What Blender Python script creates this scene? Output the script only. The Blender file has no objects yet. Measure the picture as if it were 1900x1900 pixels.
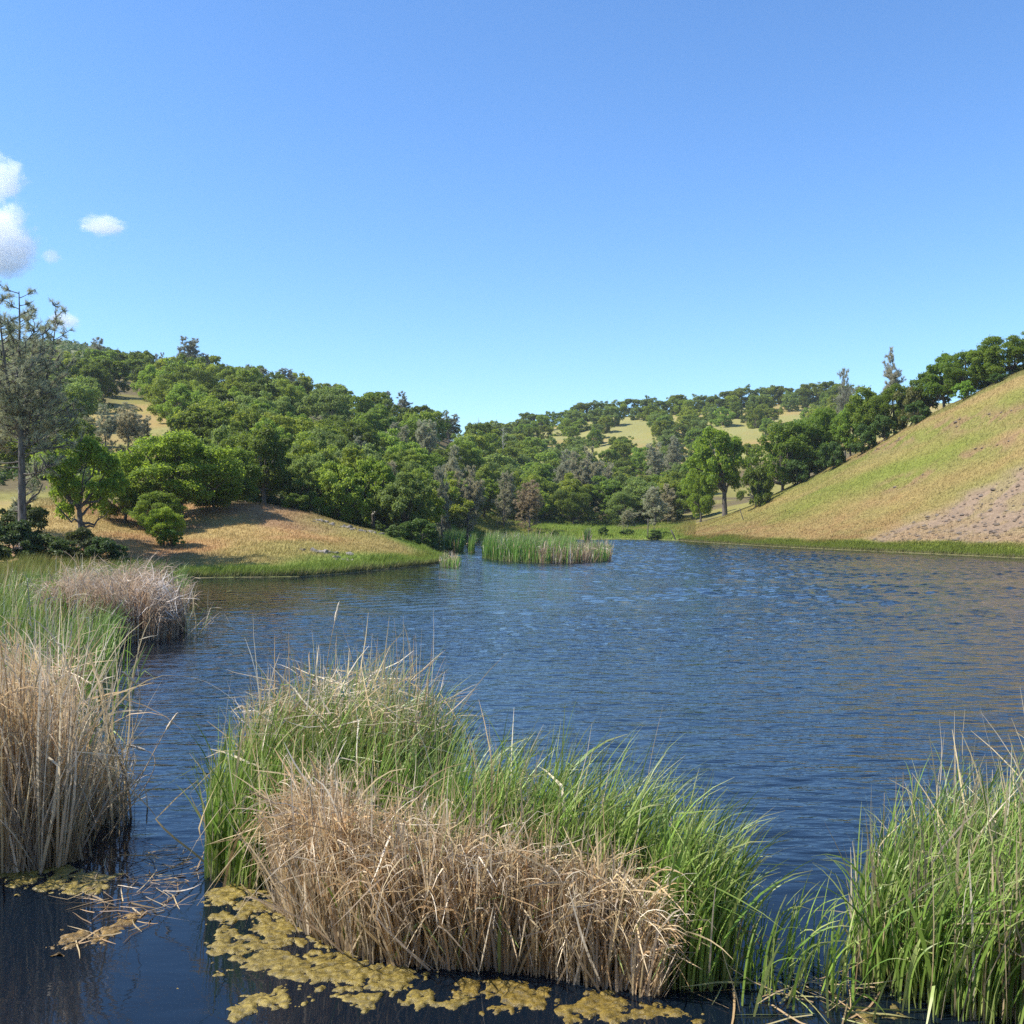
import bpy, math, random
import numpy as np
from mathutils import Vector, Matrix

rng = np.random.default_rng(7)
random.seed(7)
SC = bpy.context.scene
COL = SC.collection
R = math.radians

# ------------------------------------------------------------------ camera, sky, sun, exposure
F, U0, V0, H0 = 1900.0, 950.0, 960.0, 4.0          # focal length in photo pixels, principal column, horizon row, eye height (m)
cam_d = bpy.data.cameras.new('camera')
cam_d.sensor_width = 36.0
cam_d.lens = 36.0
cam_d.clip_start = 0.1
cam_d.clip_end = 12000
cam = bpy.data.objects.new('camera', cam_d)
COL.objects.link(cam)
cam.location = (0, 0, H0)
cam.rotation_euler = (R(90) + math.atan((V0 - 950) / F), 0, 0)
SC.camera = cam

SUN_EL = R(50)
SUN_AZ = R(-97)                     # from +Y towards +X
to_sun = Vector((math.sin(SUN_AZ) * math.cos(SUN_EL), math.cos(SUN_AZ) * math.cos(SUN_EL), math.sin(SUN_EL)))
world = bpy.data.worlds.new('World')
SC.world = world
world.use_nodes = True
wn = world.node_tree
wn.nodes.clear()
sky = wn.nodes.new('ShaderNodeTexSky')
sky.sky_type = 'NISHITA'
sky.sun_disc = False
sky.sun_elevation = SUN_EL
sky.sun_rotation = SUN_AZ
sky.altitude = 300
sky.air_density = 1.0
sky.dust_density = 0.3
sky.ozone_density = 2.0
hs = wn.nodes.new('ShaderNodeHueSaturation')
hs.inputs['Saturation'].default_value = 1.10
bg = wn.nodes.new('ShaderNodeBackground')
bg.inputs['Strength'].default_value = 0.124
wo = wn.nodes.new('ShaderNodeOutputWorld')
wn.links.new(sky.outputs[0], hs.inputs['Color'])
wb = wn.nodes.new('ShaderNodeMix')                       # cool white balance of the clear spring sky
wb.data_type = 'RGBA'; wb.blend_type = 'MULTIPLY'; wb.inputs['Factor'].default_value = 1
wb.inputs['B'].default_value = (0.78, 0.97, 1.17, 1)
wn.links.new(hs.outputs[0], wb.inputs['A'])
wn.links.new(wb.outputs['Result'], bg.inputs['Color'])
wn.links.new(bg.outputs[0], wo.inputs['Surface'])

sun_d = bpy.data.lights.new('sun', 'SUN')
sun_d.energy = 5.0
sun_d.angle = R(0.53)
sun_d.color = (1.0, 0.95, 0.87)
sun = bpy.data.objects.new('sun', sun_d)
COL.objects.link(sun)
sun.rotation_euler = (-to_sun).to_track_quat('-Z', 'Y').to_euler()

SC.view_settings.view_transform = 'Standard'
SC.view_settings.look = 'None'
SC.view_settings.exposure = 0.75
SC.view_settings.gamma = 1.0
SC.view_settings.use_curve_mapping = False
SC.render.engine = 'CYCLES'
cy = SC.cycles
cy.max_bounces = 14
cy.diffuse_bounces = 3
cy.glossy_bounces = 3
cy.transmission_bounces = 4
cy.transparent_max_bounces = 8
cy.volume_bounces = 14
cy.caustics_reflective = False
cy.caustics_refractive = False
cy.sample_clamp_indirect = 4.0
cy.use_denoising = False

# ------------------------------------------------------------------ helpers
def at(u, v, z=0.0):
    """world point at height z that the photograph shows at pixel (u, v) - used to survey the place"""
    y = F * (H0 - z) / (v - V0)
    return ((u - U0) / F * y, y, z)

def atY(u, v, y):
    return ((u - U0) / F * y, y, H0 + y * (V0 - v) / F)

def tag(o, label=None, cat=None, group=None, kind=None):
    if label: o['label'] = label
    if cat: o['category'] = cat
    if group: o['group'] = group
    if kind: o['kind'] = kind
    return o

def link(name, mesh, parent=None, loc=(0, 0, 0)):
    o = bpy.data.objects.new(name, mesh)
    COL.objects.link(o)
    o.location = loc
    if parent is not None: o.parent = parent
    return o

def thing(name, loc, label, cat, group=None, rz=0.0):
    o = bpy.data.objects.new(name, None)
    o.empty_display_size = 0.3
    COL.objects.link(o)
    o.location = loc
    o.rotation_euler = (0, 0, rz)
    return tag(o, label, cat, group)

def mesh_np(name, V, Fc, mat=None, cols=None, smooth=False, attrs=None):
    V = np.asarray(V, np.float32).reshape(-1, 3)
    Fc = np.asarray(Fc, np.int32)
    k = Fc.shape[1]
    me = bpy.data.meshes.new(name)
    me.vertices.add(len(V))
    me.vertices.foreach_set('co', V.ravel())
    me.loops.add(Fc.size)
    me.loops.foreach_set('vertex_index', Fc.ravel())
    me.polygons.add(len(Fc))
    me.polygons.foreach_set('loop_start', np.arange(0, Fc.size, k, dtype=np.int32))
    if smooth:
        me.polygons.foreach_set('use_smooth', np.ones(len(Fc), bool))
    me.update(calc_edges=True)
    if cols is not None:
        a = me.color_attributes.new('Col', 'FLOAT_COLOR', 'POINT')
        c = np.ones((len(V), 4), np.float32)
        c[:, :3] = np.asarray(cols).reshape(-1, 3)
        a.data.foreach_set('color', c.ravel())
    if attrs:
        for kx, vals in attrs.items():
            a = me.attributes.new(kx, 'FLOAT', 'POINT')
            a.data.foreach_set('value', np.asarray(vals, np.float32).ravel())
    if mat: me.materials.append(mat)
    return me

def _hash(ix, iy, s):
    h = (ix.astype(np.int64) * 374761393 + iy.astype(np.int64) * 668265263 + s * 1442695041) & 0xffffffff
    h = ((h ^ (h >> 13)) * 1274126177) & 0xffffffff
    h = h ^ (h >> 16)
    return (h & 0xffff) / 65535.0

def vnoise(x, y, s=0):
    x = np.asarray(x, float); y = np.asarray(y, float)
    ix = np.floor(x); iy = np.floor(y)
    fx = x - ix; fy = y - iy
    fx = fx * fx * (3 - 2 * fx); fy = fy * fy * (3 - 2 * fy)
    a = _hash(ix, iy, s); b = _hash(ix + 1, iy, s); c = _hash(ix, iy + 1, s); d = _hash(ix + 1, iy + 1, s)
    return (a * (1 - fx) + b * fx) * (1 - fy) + (c * (1 - fx) + d * fx) * fy

def fbm(x, y, s=0, o=4):
    t = 0; a = 0.5; n = 0
    for i in range(o):
        t = t + a * vnoise(np.asarray(x) * 2 ** i, np.asarray(y) * 2 ** i, s + i * 17); n += a; a *= 0.5
    return t / n

def sstep(a, b, x):
    t = np.clip((np.asarray(x, float) - a) / (b - a), 0, 1)
    return t * t * (3 - 2 * t)

def inpoly(x, y, poly):
    x = np.asarray(x, float); y = np.asarray(y, float)
    ins = np.zeros(x.shape, bool)
    n = len(poly)
    for i in range(n):
        x1, y1 = poly[i]; x2, y2 = poly[(i + 1) % n]
        c = ((y1 > y) != (y2 > y)) & (x < (x2 - x1) * (y - y1) / ((y2 - y1) or 1e-9) + x1)
        ins ^= c
    return ins

def polydist(x, y, poly):
    d = np.full(np.shape(x), 1e9)
    n = len(poly)
    for i in range(n):
        x1, y1 = poly[i]; x2, y2 = poly[(i + 1) % n]
        dx, dy = x2 - x1, y2 - y1
        t = np.clip(((x - x1) * dx + (y - y1) * dy) / (dx * dx + dy * dy), 0, 1)
        d = np.minimum(d, np.hypot(x - x1 - t * dx, y - y1 - t * dy))
    return d

def lerp(a, b, t):
    return a + (b - a) * t

# ------------------------------------------------------------------ materials
def new_mat(name):
    m = bpy.data.materials.new(name)
    m.use_nodes = True
    nt = m.node_tree
    nt.nodes.clear()
    out = nt.nodes.new('ShaderNodeOutputMaterial')
    return m, nt, out

def nd(nt, typ, **kw):
    n = nt.nodes.new(typ)
    for k, v in kw.items():
        if k.startswith('i_'):
            n.inputs[k[2:].replace('_', ' ')].default_value = v
        else:
            setattr(n, k, v)
    return n

def leaf_material(name, dark, light, trans, tfac=0.35, rough=0.55, tint=True, spec=0.25):
    m, nt, out = new_mat(name)
    L = nt.links.new
    geo = nd(nt, 'ShaderNodeNewGeometry')
    ramp = nd(nt, 'ShaderNodeMix', data_type='RGBA')
    ramp.inputs['A'].default_value = (*dark, 1); ramp.inputs['B'].default_value = (*light, 1)
    L(geo.outputs['Random Per Island'], ramp.inputs['Factor'])
    col = ramp.outputs['Result']
    mul = nd(nt, 'ShaderNodeMix', data_type='RGBA', blend_type='MULTIPLY'); mul.inputs['Factor'].default_value = 1
    oi = nd(nt, 'ShaderNodeObjectInfo')
    L(col, mul.inputs['A']); L(oi.outputs['Color'], mul.inputs['B'])
    p = nd(nt, 'ShaderNodeBsdfPrincipled')
    p.inputs['Roughness'].default_value = rough
    p.inputs['Specular IOR Level'].default_value = spec
    L(mul.outputs['Result'], p.inputs['Base Color'])
    mul2 = nd(nt, 'ShaderNodeMix', data_type='RGBA', blend_type='MULTIPLY'); mul2.inputs['Factor'].default_value = 1
    mul2.inputs['A'].default_value = (*trans, 1)
    L(oi.outputs['Color'], mul2.inputs['B'])
    t = nd(nt, 'ShaderNodeBsdfTranslucent')
    L(mul2.outputs['Result'], t.inputs['Color'])
    mx = nd(nt, 'ShaderNodeMixShader'); mx.inputs[0].default_value = tfac
    L(p.outputs[0], mx.inputs[1]); L(t.outputs[0], mx.inputs[2]); L(mx.outputs[0], out.inputs['Surface'])
    return m

def blade_material(name, tfac=0.3, rough=0.5, spec=0.3):
    """reeds and grass: colour comes from the blade's own 'Col' attribute"""
    m, nt, out = new_mat(name)
    L = nt.links.new
    at_ = nd(nt, 'ShaderNodeAttribute', attribute_name='Col')
    oi = nd(nt, 'ShaderNodeObjectInfo')
    mul = nd(nt, 'ShaderNodeMix', data_type='RGBA', blend_type='MULTIPLY'); mul.inputs['Factor'].default_value = 1
    L(at_.outputs['Color'], mul.inputs['A']); L(oi.outputs['Color'], mul.inputs['B'])
    p = nd(nt, 'ShaderNodeBsdfPrincipled')
    p.inputs['Roughness'].default_value = rough
    p.inputs['Specular IOR Level'].default_value = spec
    L(mul.outputs['Result'], p.inputs['Base Color'])
    t = nd(nt, 'ShaderNodeBsdfTranslucent')
    L(mul.outputs['Result'], t.inputs['Color'])
    mx = nd(nt, 'ShaderNodeMixShader'); mx.inputs[0].default_value = tfac
    L(p.outputs[0], mx.inputs[1]); L(t.outputs[0], mx.inputs[2]); L(mx.outputs[0], out.inputs['Surface'])
    return m

def bark_material(name, c1, c2, scale=6.0):
    m, nt, out = new_mat(name)
    L = nt.links.new
    tc = nd(nt, 'ShaderNodeTexCoord')
    mp = nd(nt, 'ShaderNodeMapping'); mp.inputs['Scale'].default_value = (1, 1, 0.25)
    nz = nd(nt, 'ShaderNodeTexNoise'); nz.inputs['Scale'].default_value = scale; nz.inputs['Detail'].default_value = 6
    L(tc.outputs['Object'], mp.inputs[0]); L(mp.outputs[0], nz.inputs['Vector'])
    r = nd(nt, 'ShaderNodeValToRGB')
    r.color_ramp.elements[0].position = 0.35; r.color_ramp.elements[0].color = (*c1, 1)
    r.color_ramp.elements[1].position = 0.68; r.color_ramp.elements[1].color = (*c2, 1)
    L(nz.outputs['Fac'], r.inputs[0])
    p = nd(nt, 'ShaderNodeBsdfPrincipled'); p.inputs['Roughness'].default_value = 0.9
    b = nd(nt, 'ShaderNodeBump'); b.inputs['Strength'].default_value = 0.7; b.inputs['Distance'].default_value = 0.05
    L(nz.outputs['Fac'], b.inputs['Height']); L(b.outputs[0], p.inputs['Normal'])
    L(r.outputs[0], p.inputs['Base Color']); L(p.outputs[0], out.inputs['Surface'])
    return m

M = {}
M['oak_leaf'] = leaf_material('oak_leaf', (0.088, 0.136, 0.020), (0.195, 0.268, 0.044), (0.34, 0.47, 0.05), 0.46)
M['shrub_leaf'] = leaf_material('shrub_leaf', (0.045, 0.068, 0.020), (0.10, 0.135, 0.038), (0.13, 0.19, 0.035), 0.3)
M['pine_needle'] = leaf_material('pine_needle', (0.22, 0.22, 0.155), (0.40, 0.385, 0.285), (0.32, 0.33, 0.21), 0.35, 0.5)
M['bark'] = bark_material('bark', (0.045, 0.036, 0.028), (0.15, 0.125, 0.10))
M['pine_bark'] = bark_material('pine_bark', (0.05, 0.042, 0.036), (0.17, 0.15, 0.13))
M['dead_wood'] = bark_material('dead_wood', (0.30, 0.27, 0.24), (0.55, 0.51, 0.46))
M['old_post'] = bark_material('old_post', (0.06, 0.05, 0.04), (0.17, 0.14, 0.115))
M['reed'] = blade_material('reed', 0.34, 0.42, 0.35)
M['grass'] = blade_material('grass', 0.3, 0.7, 0.15)

# ------------------------------------------------------------------ the lie of the land
LAKE = [(-8, 5.2), (-9, 15), (-13, 28), (-17, 40), (-22, 55), (-24, 64), (-22.3, 67.5), (-18, 68.3), (-14.2, 69), (-11.7, 73.5),
        (-8.6, 81.7), (-6.2, 88), (-5.5, 93), (-6.5, 100), (-8.5, 112), (-9.5, 135), (-10.5, 150), (-10.5, 178), (-8, 188), (-2, 191),
        (5, 187), (10, 189), (15, 184), (20, 188), (25, 184), (28.6, 178), (31, 162), (34.6, 146), (38, 133), (41.9, 122.6), (46.4, 110), (50, 100),
        (52.5, 80), (51, 55), (47, 30), (43, 12), (40, 5.2)]

def zc(Y, v): return H0 + Y * (V0 - v) / F
# ground profiles: photo column -> (distance, photo row)
PROF = {
    -1200: [(0, 'z', 1.5), (30, 'z', 3), (60, 'z', 6), (120, 'z', 14), (250, 'z', 40), (400, 'z', 70), (650, 'z', 95), (1300, 'z', 80)],
    -400: [(0, 'z', 0.8), (30, 'z', 1.2), (60, 'z', 2.0), (80, 'z', 4), (100, 'z', 7), (150, 'z', 14), (250, 'z', 38), (350, 'z', 58), (500, 'z', 90), (650, 'z', 112), (800, 'z', 90), (1300, 'z', 60)],
    0: [(0, 'z', 0.6), (40, 'z', 0.6), (60, 'z', 0.8), (66, 1050), (80, 1003), (95, 950), (110, 925), (140, 870), (180, 800), (250, 735), (330, 702), (360, 700), (430, 'z', 60), (520, 'z', 86), (650, 634), (760, 'z', 100), (1300, 'z', 60)],
    130: [(0, 'z', 0.6), (40, 'z', 0.6), (60, 'z', 0.5), (68, 1055), (80, 1005), (95, 945), (115, 915), (140, 862), (175, 810), (215, 782), (250, 742), (330, 700), (360, 702), (430, 'z', 56), (520, 'z', 80), (650, 631), (760, 'z', 96), (1300, 'z', 60)],
    290: [(0, 'z', 0), (60, 'z', 0), (68, 1071), (76, 1040), (90, 990), (103, 950), (120, 925), (150, 860), (180, 825), (205, 795), (235, 768), (300, 722), (345, 697), (380, 702), (450, 'z', 52), (540, 'z', 78), (650, 670), (760, 'z', 90), (1300, 'z', 60)],
    400: [(0, 'z', 0), (60, 'z', 0), (68, 1071), (76, 1038), (90, 985), (103, 938), (118, 930), (150, 872), (200, 800), (260, 745), (340, 708), (380, 716), (450, 'z', 44), (650, 'z', 66), (1300, 'z', 60)],
    480: [(0, 'z', 0), (60, 'z', 0), (68.5, 1070), (78, 1030), (90, 985), (102, 936), (115, 940), (150, 890), (200, 820), (260, 762), (335, 726), (380, 738), (450, 'z', 38), (650, 'z', 56), (1300, 'z', 60)],
    550: [(0, 'z', 0), (60, 'z', 0), (69, 1070), (78, 1035), (90, 990), (102, 947), (115, 952), (150, 900), (200, 835), (260, 775), (330, 742), (380, 756), (450, 'z', 34), (650, 'z', 50), (1300, 'z', 60)],
    620: [(0, 'z', 0), (60, 'z', 0), (72, 1066), (82, 1030), (92, 995), (101, 967), (114, 976), (150, 920), (200, 855), (260, 790), (325, 760), (380, 776), (450, 'z', 28), (650, 'z', 46), (1300, 'z', 60)],
    700: [(0, 'z', 0), (60, 'z', 0), (77, 1058), (88, 1018), (98, 986), (112, 1000), (150, 945), (200, 880), (260, 815), (320, 780), (380, 796), (450, 'z', 26), (650, 'z', 44), (1300, 'z', 60)],
    770: [(0, 'z', 0), (60, 'z', 0), (84, 1051), (92, 1025), (98, 1010), (112, 1015), (160, 960), (220, 885), (270, 825), (320, 800), (380, 812), (450, 'z', 24), (650, 'z', 44), (1300, 'z', 60)],
    835: [(0, 'z', 0), (60, 'z', 0), (88, 'z', 0), (93, 1038), (98, 1036), (112, 'z', 0.3), (150, 'z', 0.5), (185, 985), (230, 905), (280, 840), (330, 815), (380, 826), (450, 'z', 26), (560, 'z', 40), (650, 'z', 42), (1300, 'z', 60)],
    905: [(0, 'z', 0), (150, 'z', 0), (190, 997), (205, 990), (230, 965), (270, 905), (320, 848), (360, 830), (420, 838), (470, 'z', 32), (560, 824), (620, 'z', 40), (1300, 'z', 60)],
    980: [(0, 'z', 0), (150, 'z', 0), (188, 998), (210, 988), (240, 965), (280, 930), (330, 890), (400, 850), (480, 815), (555, 797), (620, 'z', 46), (1300, 'z', 60)],
    1060: [(0, 'z', 0), (150, 'z', 0), (187, 998), (215, 985), (245, 968), (300, 935), (380, 880), (450, 835), (520, 798), (560, 785), (620, 'z', 50), (1300, 'z', 60)],
    1150: [(0, 'z', 0), (150, 'z', 0), (186, 998), (220, 982), (250, 968), (300, 935), (380, 870), (440, 825), (510, 785), (560, 772), (620, 'z', 55), (1300, 'z', 60)],
    1230: [(0, 'z', 0), (150, 'z', 0), (183, 1000), (200, 988), (225, 975), (260, 955), (310, 915), (380, 865), (440, 820), (510, 782), (560, 768), (620, 'z', 58), (1300, 'z', 62)],
    1290: [(0, 'z', 0), (150, 'z', 0), (172, 1003), (185, 988), (194, 982), (215, 972), (260, 945), (310, 910), (380, 862), (440, 815), (510, 775), (560, 764), (620, 'z', 60), (1300, 'z', 64)],
    1400: [(0, 'z', 0), (120, 'z', 0), (146, 1012), (160, 985), (175, 958), (188, 940), (200, 938), (230, 935), (300, 'z', 10), (380, 'z', 25), (440, 812), (510, 770), (560, 752), (620, 'z', 64), (1300, 'z', 66)],
    1480: [(0, 'z', 0), (110, 'z', 0), (136, 1016), (150, 980), (168, 932), (183, 900), (195, 897), (225, 'z', 9), (300, 'z', 12), (380, 'z', 28), (440, 808), (510, 765), (560, 746), (620, 'z', 66), (1300, 'z', 66)],
    1560: [(0, 'z', 0), (100, 'z', 0), (126, 1020), (140, 975), (160, 905), (178, 861), (190, 858), (225, 'z', 12), (300, 'z', 14), (380, 'z', 30), (510, 760), (560, 742), (620, 'z', 66), (1300, 'z', 66)],
    1640: [(0, 'z', 0), (95, 'z', 0), (120, 1024), (135, 965), (155, 875), (172, 818), (184, 816), (225, 'z', 15), (300, 'z', 18), (400, 'z', 35), (560, 'z', 66), (620, 'z', 66), (1300, 'z', 66)],
    1720: [(0, 'z', 0), (90, 'z', 0), (112, 1028), (128, 955), (148, 850), (165, 776), (178, 772), (225, 'z', 17), (300, 'z', 22), (400, 'z', 40), (560, 'z', 66), (1300, 'z', 66)],
    1810: [(0, 'z', 0), (85, 'z', 0), (106, 1032), (122, 945), (142, 815), (158, 732), (172, 728), (225, 'z', 20), (300, 'z', 26), (400, 'z', 44), (560, 'z', 66), (1300, 'z', 66)],
    1900: [(0, 'z', 0), (80, 'z', 0), (100, 1036), (115, 940), (135, 780), (151, 688), (166, 684), (225, 'z', 24), (300, 'z', 30), (400, 'z', 48), (560, 'z', 66), (1300, 'z', 66)],
    2300: [(0, 'z', 0), (60, 'z', 0), (76, 'z', 0.2), (92, 'z', 8), (110, 'z', 18), (128, 'z', 28), (145, 'z', 30), (225, 'z', 30), (300, 'z', 34), (560, 'z', 66), (1300, 'z', 66)],
    3200: [(0, 'z', 0.5), (40, 'z', 0.3), (60, 'z', 10), (85, 'z', 24), (110, 'z', 30), (225, 'z', 34), (560, 'z', 60), (1300, 'z', 60)],
}
UT = np.arange(-1200, 3201, 10.0)
YT = np.arange(0, 1301, 1.0)
cols_u = sorted(PROF)
tab = np.zeros((len(cols_u), len(YT)))
for i, u in enumerate(cols_u):
    ys, zs = [], []
    for p in PROF[u]:
        ys.append(p[0]); zs.append(p[2] if p[1] == 'z' else zc(p[0], p[1]))
    tab[i] = np.interp(YT, ys, zs)
ZT = np.zeros((len(UT), len(YT)))
for j in range(len(YT)):
    ZT[:, j] = np.interp(UT, cols_u, tab[:, j])
def blur(A, sig, axis):
    n = int(sig * 3); k = np.exp(-0.5 * (np.arange(-n, n + 1) / sig) ** 2); k /= k.sum()
    P = np.pad(A, [(n, n) if a == axis else (0, 0) for a in range(2)], mode='edge')
    return np.apply_along_axis(lambda m: np.convolve(m, k, 'valid'), axis, P)
ZT = blur(blur(ZT, 2.2, 0), 2.0, 1)

def ground(x, y, detail=True):
    x = np.asarray(x, float); y = np.asarray(y, float)
    yy = np.maximum(y, 0.5)
    u = np.clip(U0 + F * x / yy, -1200, 3199); yc = np.clip(yy, 0, 1299)
    fu = (u + 1200) / 10; iu = np.clip(fu.astype(int), 0, len(UT) - 2); fu = fu - iu
    iy = np.clip(yc.astype(int), 0, len(YT) - 2); fy = yc - iy
    z = (ZT[iu, iy] * (1 - fu) + ZT[iu + 1, iy] * fu) * (1 - fy) + (ZT[iu, iy + 1] * (1 - fu) + ZT[iu + 1, iy + 1] * fu) * fy
    d = polydist(x, y, LAKE)
    ins = inpoly(x, y, LAKE)
    dam = 2.4 * sstep(5.3, 0.8, y)
    near = sstep(62, 40, y)
    bank = 0.9 * sstep(0, 12, d) + dam
    z = z * (1 - near) + bank * near
    if detail:
        amp = sstep(1, 14, d) * (0.35 + y / 500)
        z = z + amp * (fbm(x / 22, y / 22, 5, 4) - 0.5) * 1.6 + sstep(0.5, 4, d) * (fbm(x / 3.1, y / 3.1, 9, 3) - 0.5) * 0.28
    out = np.maximum(z, 0.02) * sstep(0, 3.0, d) + 0.10 * sstep(0, 0.5, d)
    return np.where(ins, -np.minimum(0.35 * d, 2.5) - 0.02, out)

def proj(x, y, z):
    return U0 + F * x / y, V0 - F * (z - H0) / y

# ground cover ------------------------------------------------------
C = lambda *a: np.array(a, float)
GOLD, ORANGE, GREEN, OLIVE, LIME = C(.36, .26, .100), C(.37, .225, .095), C(.140, .190, .032), C(.26, .235, .070), C(.20, .245, .036)
SOIL, REDSOIL, LITTER, MEADOW, MARSH = C(.37, .265, .175), C(.25, .150, .085), C(.125, .10, .05), C(.25, .235, .085), C(.17, .235, .04)
CHAP = C(.13, .135, .06)

def cover(x, y):
    """natural colour of the ground cover (dry grass, green grass, bare soil, leaf litter) and how bare it is"""
    x = np.asarray(x, float); y = np.asarray(y, float)
    z = ground(x, y, False)
    u, v = proj(x, np.maximum(y, 1), z)
    d = polydist(x, y, LAKE)
    n1 = fbm(x / 9, y / 9, 21, 4)[..., None]; n2 = fbm(x / 2.3, y / 2.3, 31, 4)[..., None]; n3 = fbm(x / 26, y / 26, 41, 3)[..., None]
    d_ = d[..., None]
    bare = np.zeros(x.shape + (1,))
    # left knoll
    kn = GOLD * (1 - sstep(.34, .58, n1)) + ORANGE * sstep(.34, .58, n1)
    kn = lerp(kn, REDSOIL * 1.15, sstep(.50, .62, fbm(x / 6 + 4, y / 8, 88, 4))[..., None] * .7)
    kn = lerp(kn, OLIVE * .95, sstep(.46, .60, n3) * .6)
    kn = lerp(kn, OLIVE, sstep(15, 6, d_ + (n1 - .5) * 14) * .65)
    kn = lerp(kn, GREEN * 1.15, sstep(6.0, 2.2, d_ + (n1 - .5) * 8))
    # right hillside: streaks follow the contour of the slope
    s = (x - y * 0.02) * 0.9 + y * 0.35
    st = fbm(s / 5.0, (y - 0.2 * x) / 26, 51, 4)[..., None]
    rh = lerp(OLIVE * 1.02, GOLD * 1.0, sstep(.42, .62, st))
    low = sstep(9, 2.5, z[..., None] + (n1 - .5) * 8)
    rh = lerp(rh, lerp(ORANGE, GOLD, sstep(.3, .6, n2)), low * .75)
    rh = lerp(rh, LIME, sstep(.50, .64, fbm(s / 7, y / 40, 77, 3))[..., None] * .35)
    rs = sstep(.54, .63, fbm(s / 4.2 + 3, y / 16, 61, 4))[..., None] * sstep(4, 8, z)[..., None] * sstep(1450, 1560, u)[..., None]
    rs = rs * sstep(.40, .58, n3)
    band = lambda v0, sl, u0, w: np.exp(-((v - (v0 - (u - u0) * sl) + (n1[..., 0] - .5) * 40) / w) ** 2)[..., None]
    rh = lerp(rh, LIME * .95, band(962, .42, 1450, 26) * sstep(1400, 1470, u)[..., None] * sstep(1880, 1760, u)[..., None] * .75)
    rh = lerp(rh, lerp(ORANGE, GOLD, n2), band(1000, .30, 1400, 20) * .6)
    rs = np.clip(rs * .5 + band(872, .30, 1480, 16) * sstep(.42, .56, n2) * sstep(1450, 1500, u)[..., None] + band(905, .40, 1640, 12) * sstep(.45, .58, n2) * sstep(1600, 1660, u)[..., None], 0, 1)
    rh = lerp(rh, REDSOIL * 1.2, rs * .75); bare_r = rs * .6
    # large bare, stony patch low on the right
    line = 1010 - (u - 1590) * 0.40
    bs = sstep(0, 22, v - line + (n1[..., 0] - .5) * 44 + (st[..., 0] - .5) * 50 + 26) * sstep(1540, 1640, u) * sstep(1.6, 3.0, d + (n1[..., 0] - .5) * 3)
    b2 = bs[..., None] * (.55 + .45 * sstep(.42, .55, n2))
    rh = lerp(rh, lerp(SOIL, SOIL * .82, n2), b2)
    bare_r = np.maximum(bare_r, b2)
    rh = lerp(rh, LIME * .85, sstep(3.4, 1.6, d_ + (n1 - .5) * 3.5))
    rh = rh * .70
    # woods floor, far meadows, marsh
    wood = lerp(LITTER, OLIVE * .8, sstep(.45, .65, n3))
    far = lerp(MEADOW, GOLD * .85, sstep(.4, .65, n3)); far = lerp(far, OLIVE, sstep(.5, .6, n1) * .5)
    chap = lerp(CHAP, CHAP * 1.5, sstep(.4, .65, n1))
    marsh = lerp(MARSH, OLIVE, sstep(.45, .65, n1)); marsh = lerp(marsh, LIME, sstep(.52, .62, n2) * .5)
    clear = inpoly(u, v, [(120, 752), (345, 752), (340, 850), (130, 850)])
    c = wood.copy(); b = np.full(bare.shape, .4)
    def put(mask, cc, bb):
        nonlocal c, b
        m = np.asarray(mask, float)[..., None]
        c = lerp(c, cc, m); b = lerp(b, bb, m)
    put(clear, far, 0.1)
    put((y > 370) & (u > 830) & (u < 1800), far, 0.1)
    put((y > 420) & (u <= 600), chap, 0.1)
    put(sstep(109, 104, y) * (u < 1000), kn, sstep(.6, .75, n2) * .3)
    rmask = sstep(1215, 1265, u) * (y < 215)
    put(rmask, rh, bare_r)
    put(((u > 838) & (y > 150) & (y < 240) & (z < 5.0)) * sstep(1280, 1225, u + (n1[..., 0] - .5) * 40), marsh, 0.0)
    put((y < 62) & (x < 0), lerp(GREEN * .75, OLIVE * .8, sstep(.45, .65, n1)), 0.0)
    put((y < 70) & (x < 0) & (u > 210), GREEN, 0.0)
    put(y < 5.5, lerp(OLIVE, GOLD, sstep(.4, .6, n1)), 0.1)
    edge = sstep(.55, .12, d_)
    c = lerp(c, C(.16, .12, .08), edge * (y > 60)[..., None] * .8)
    return c, b[..., 0]

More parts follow.
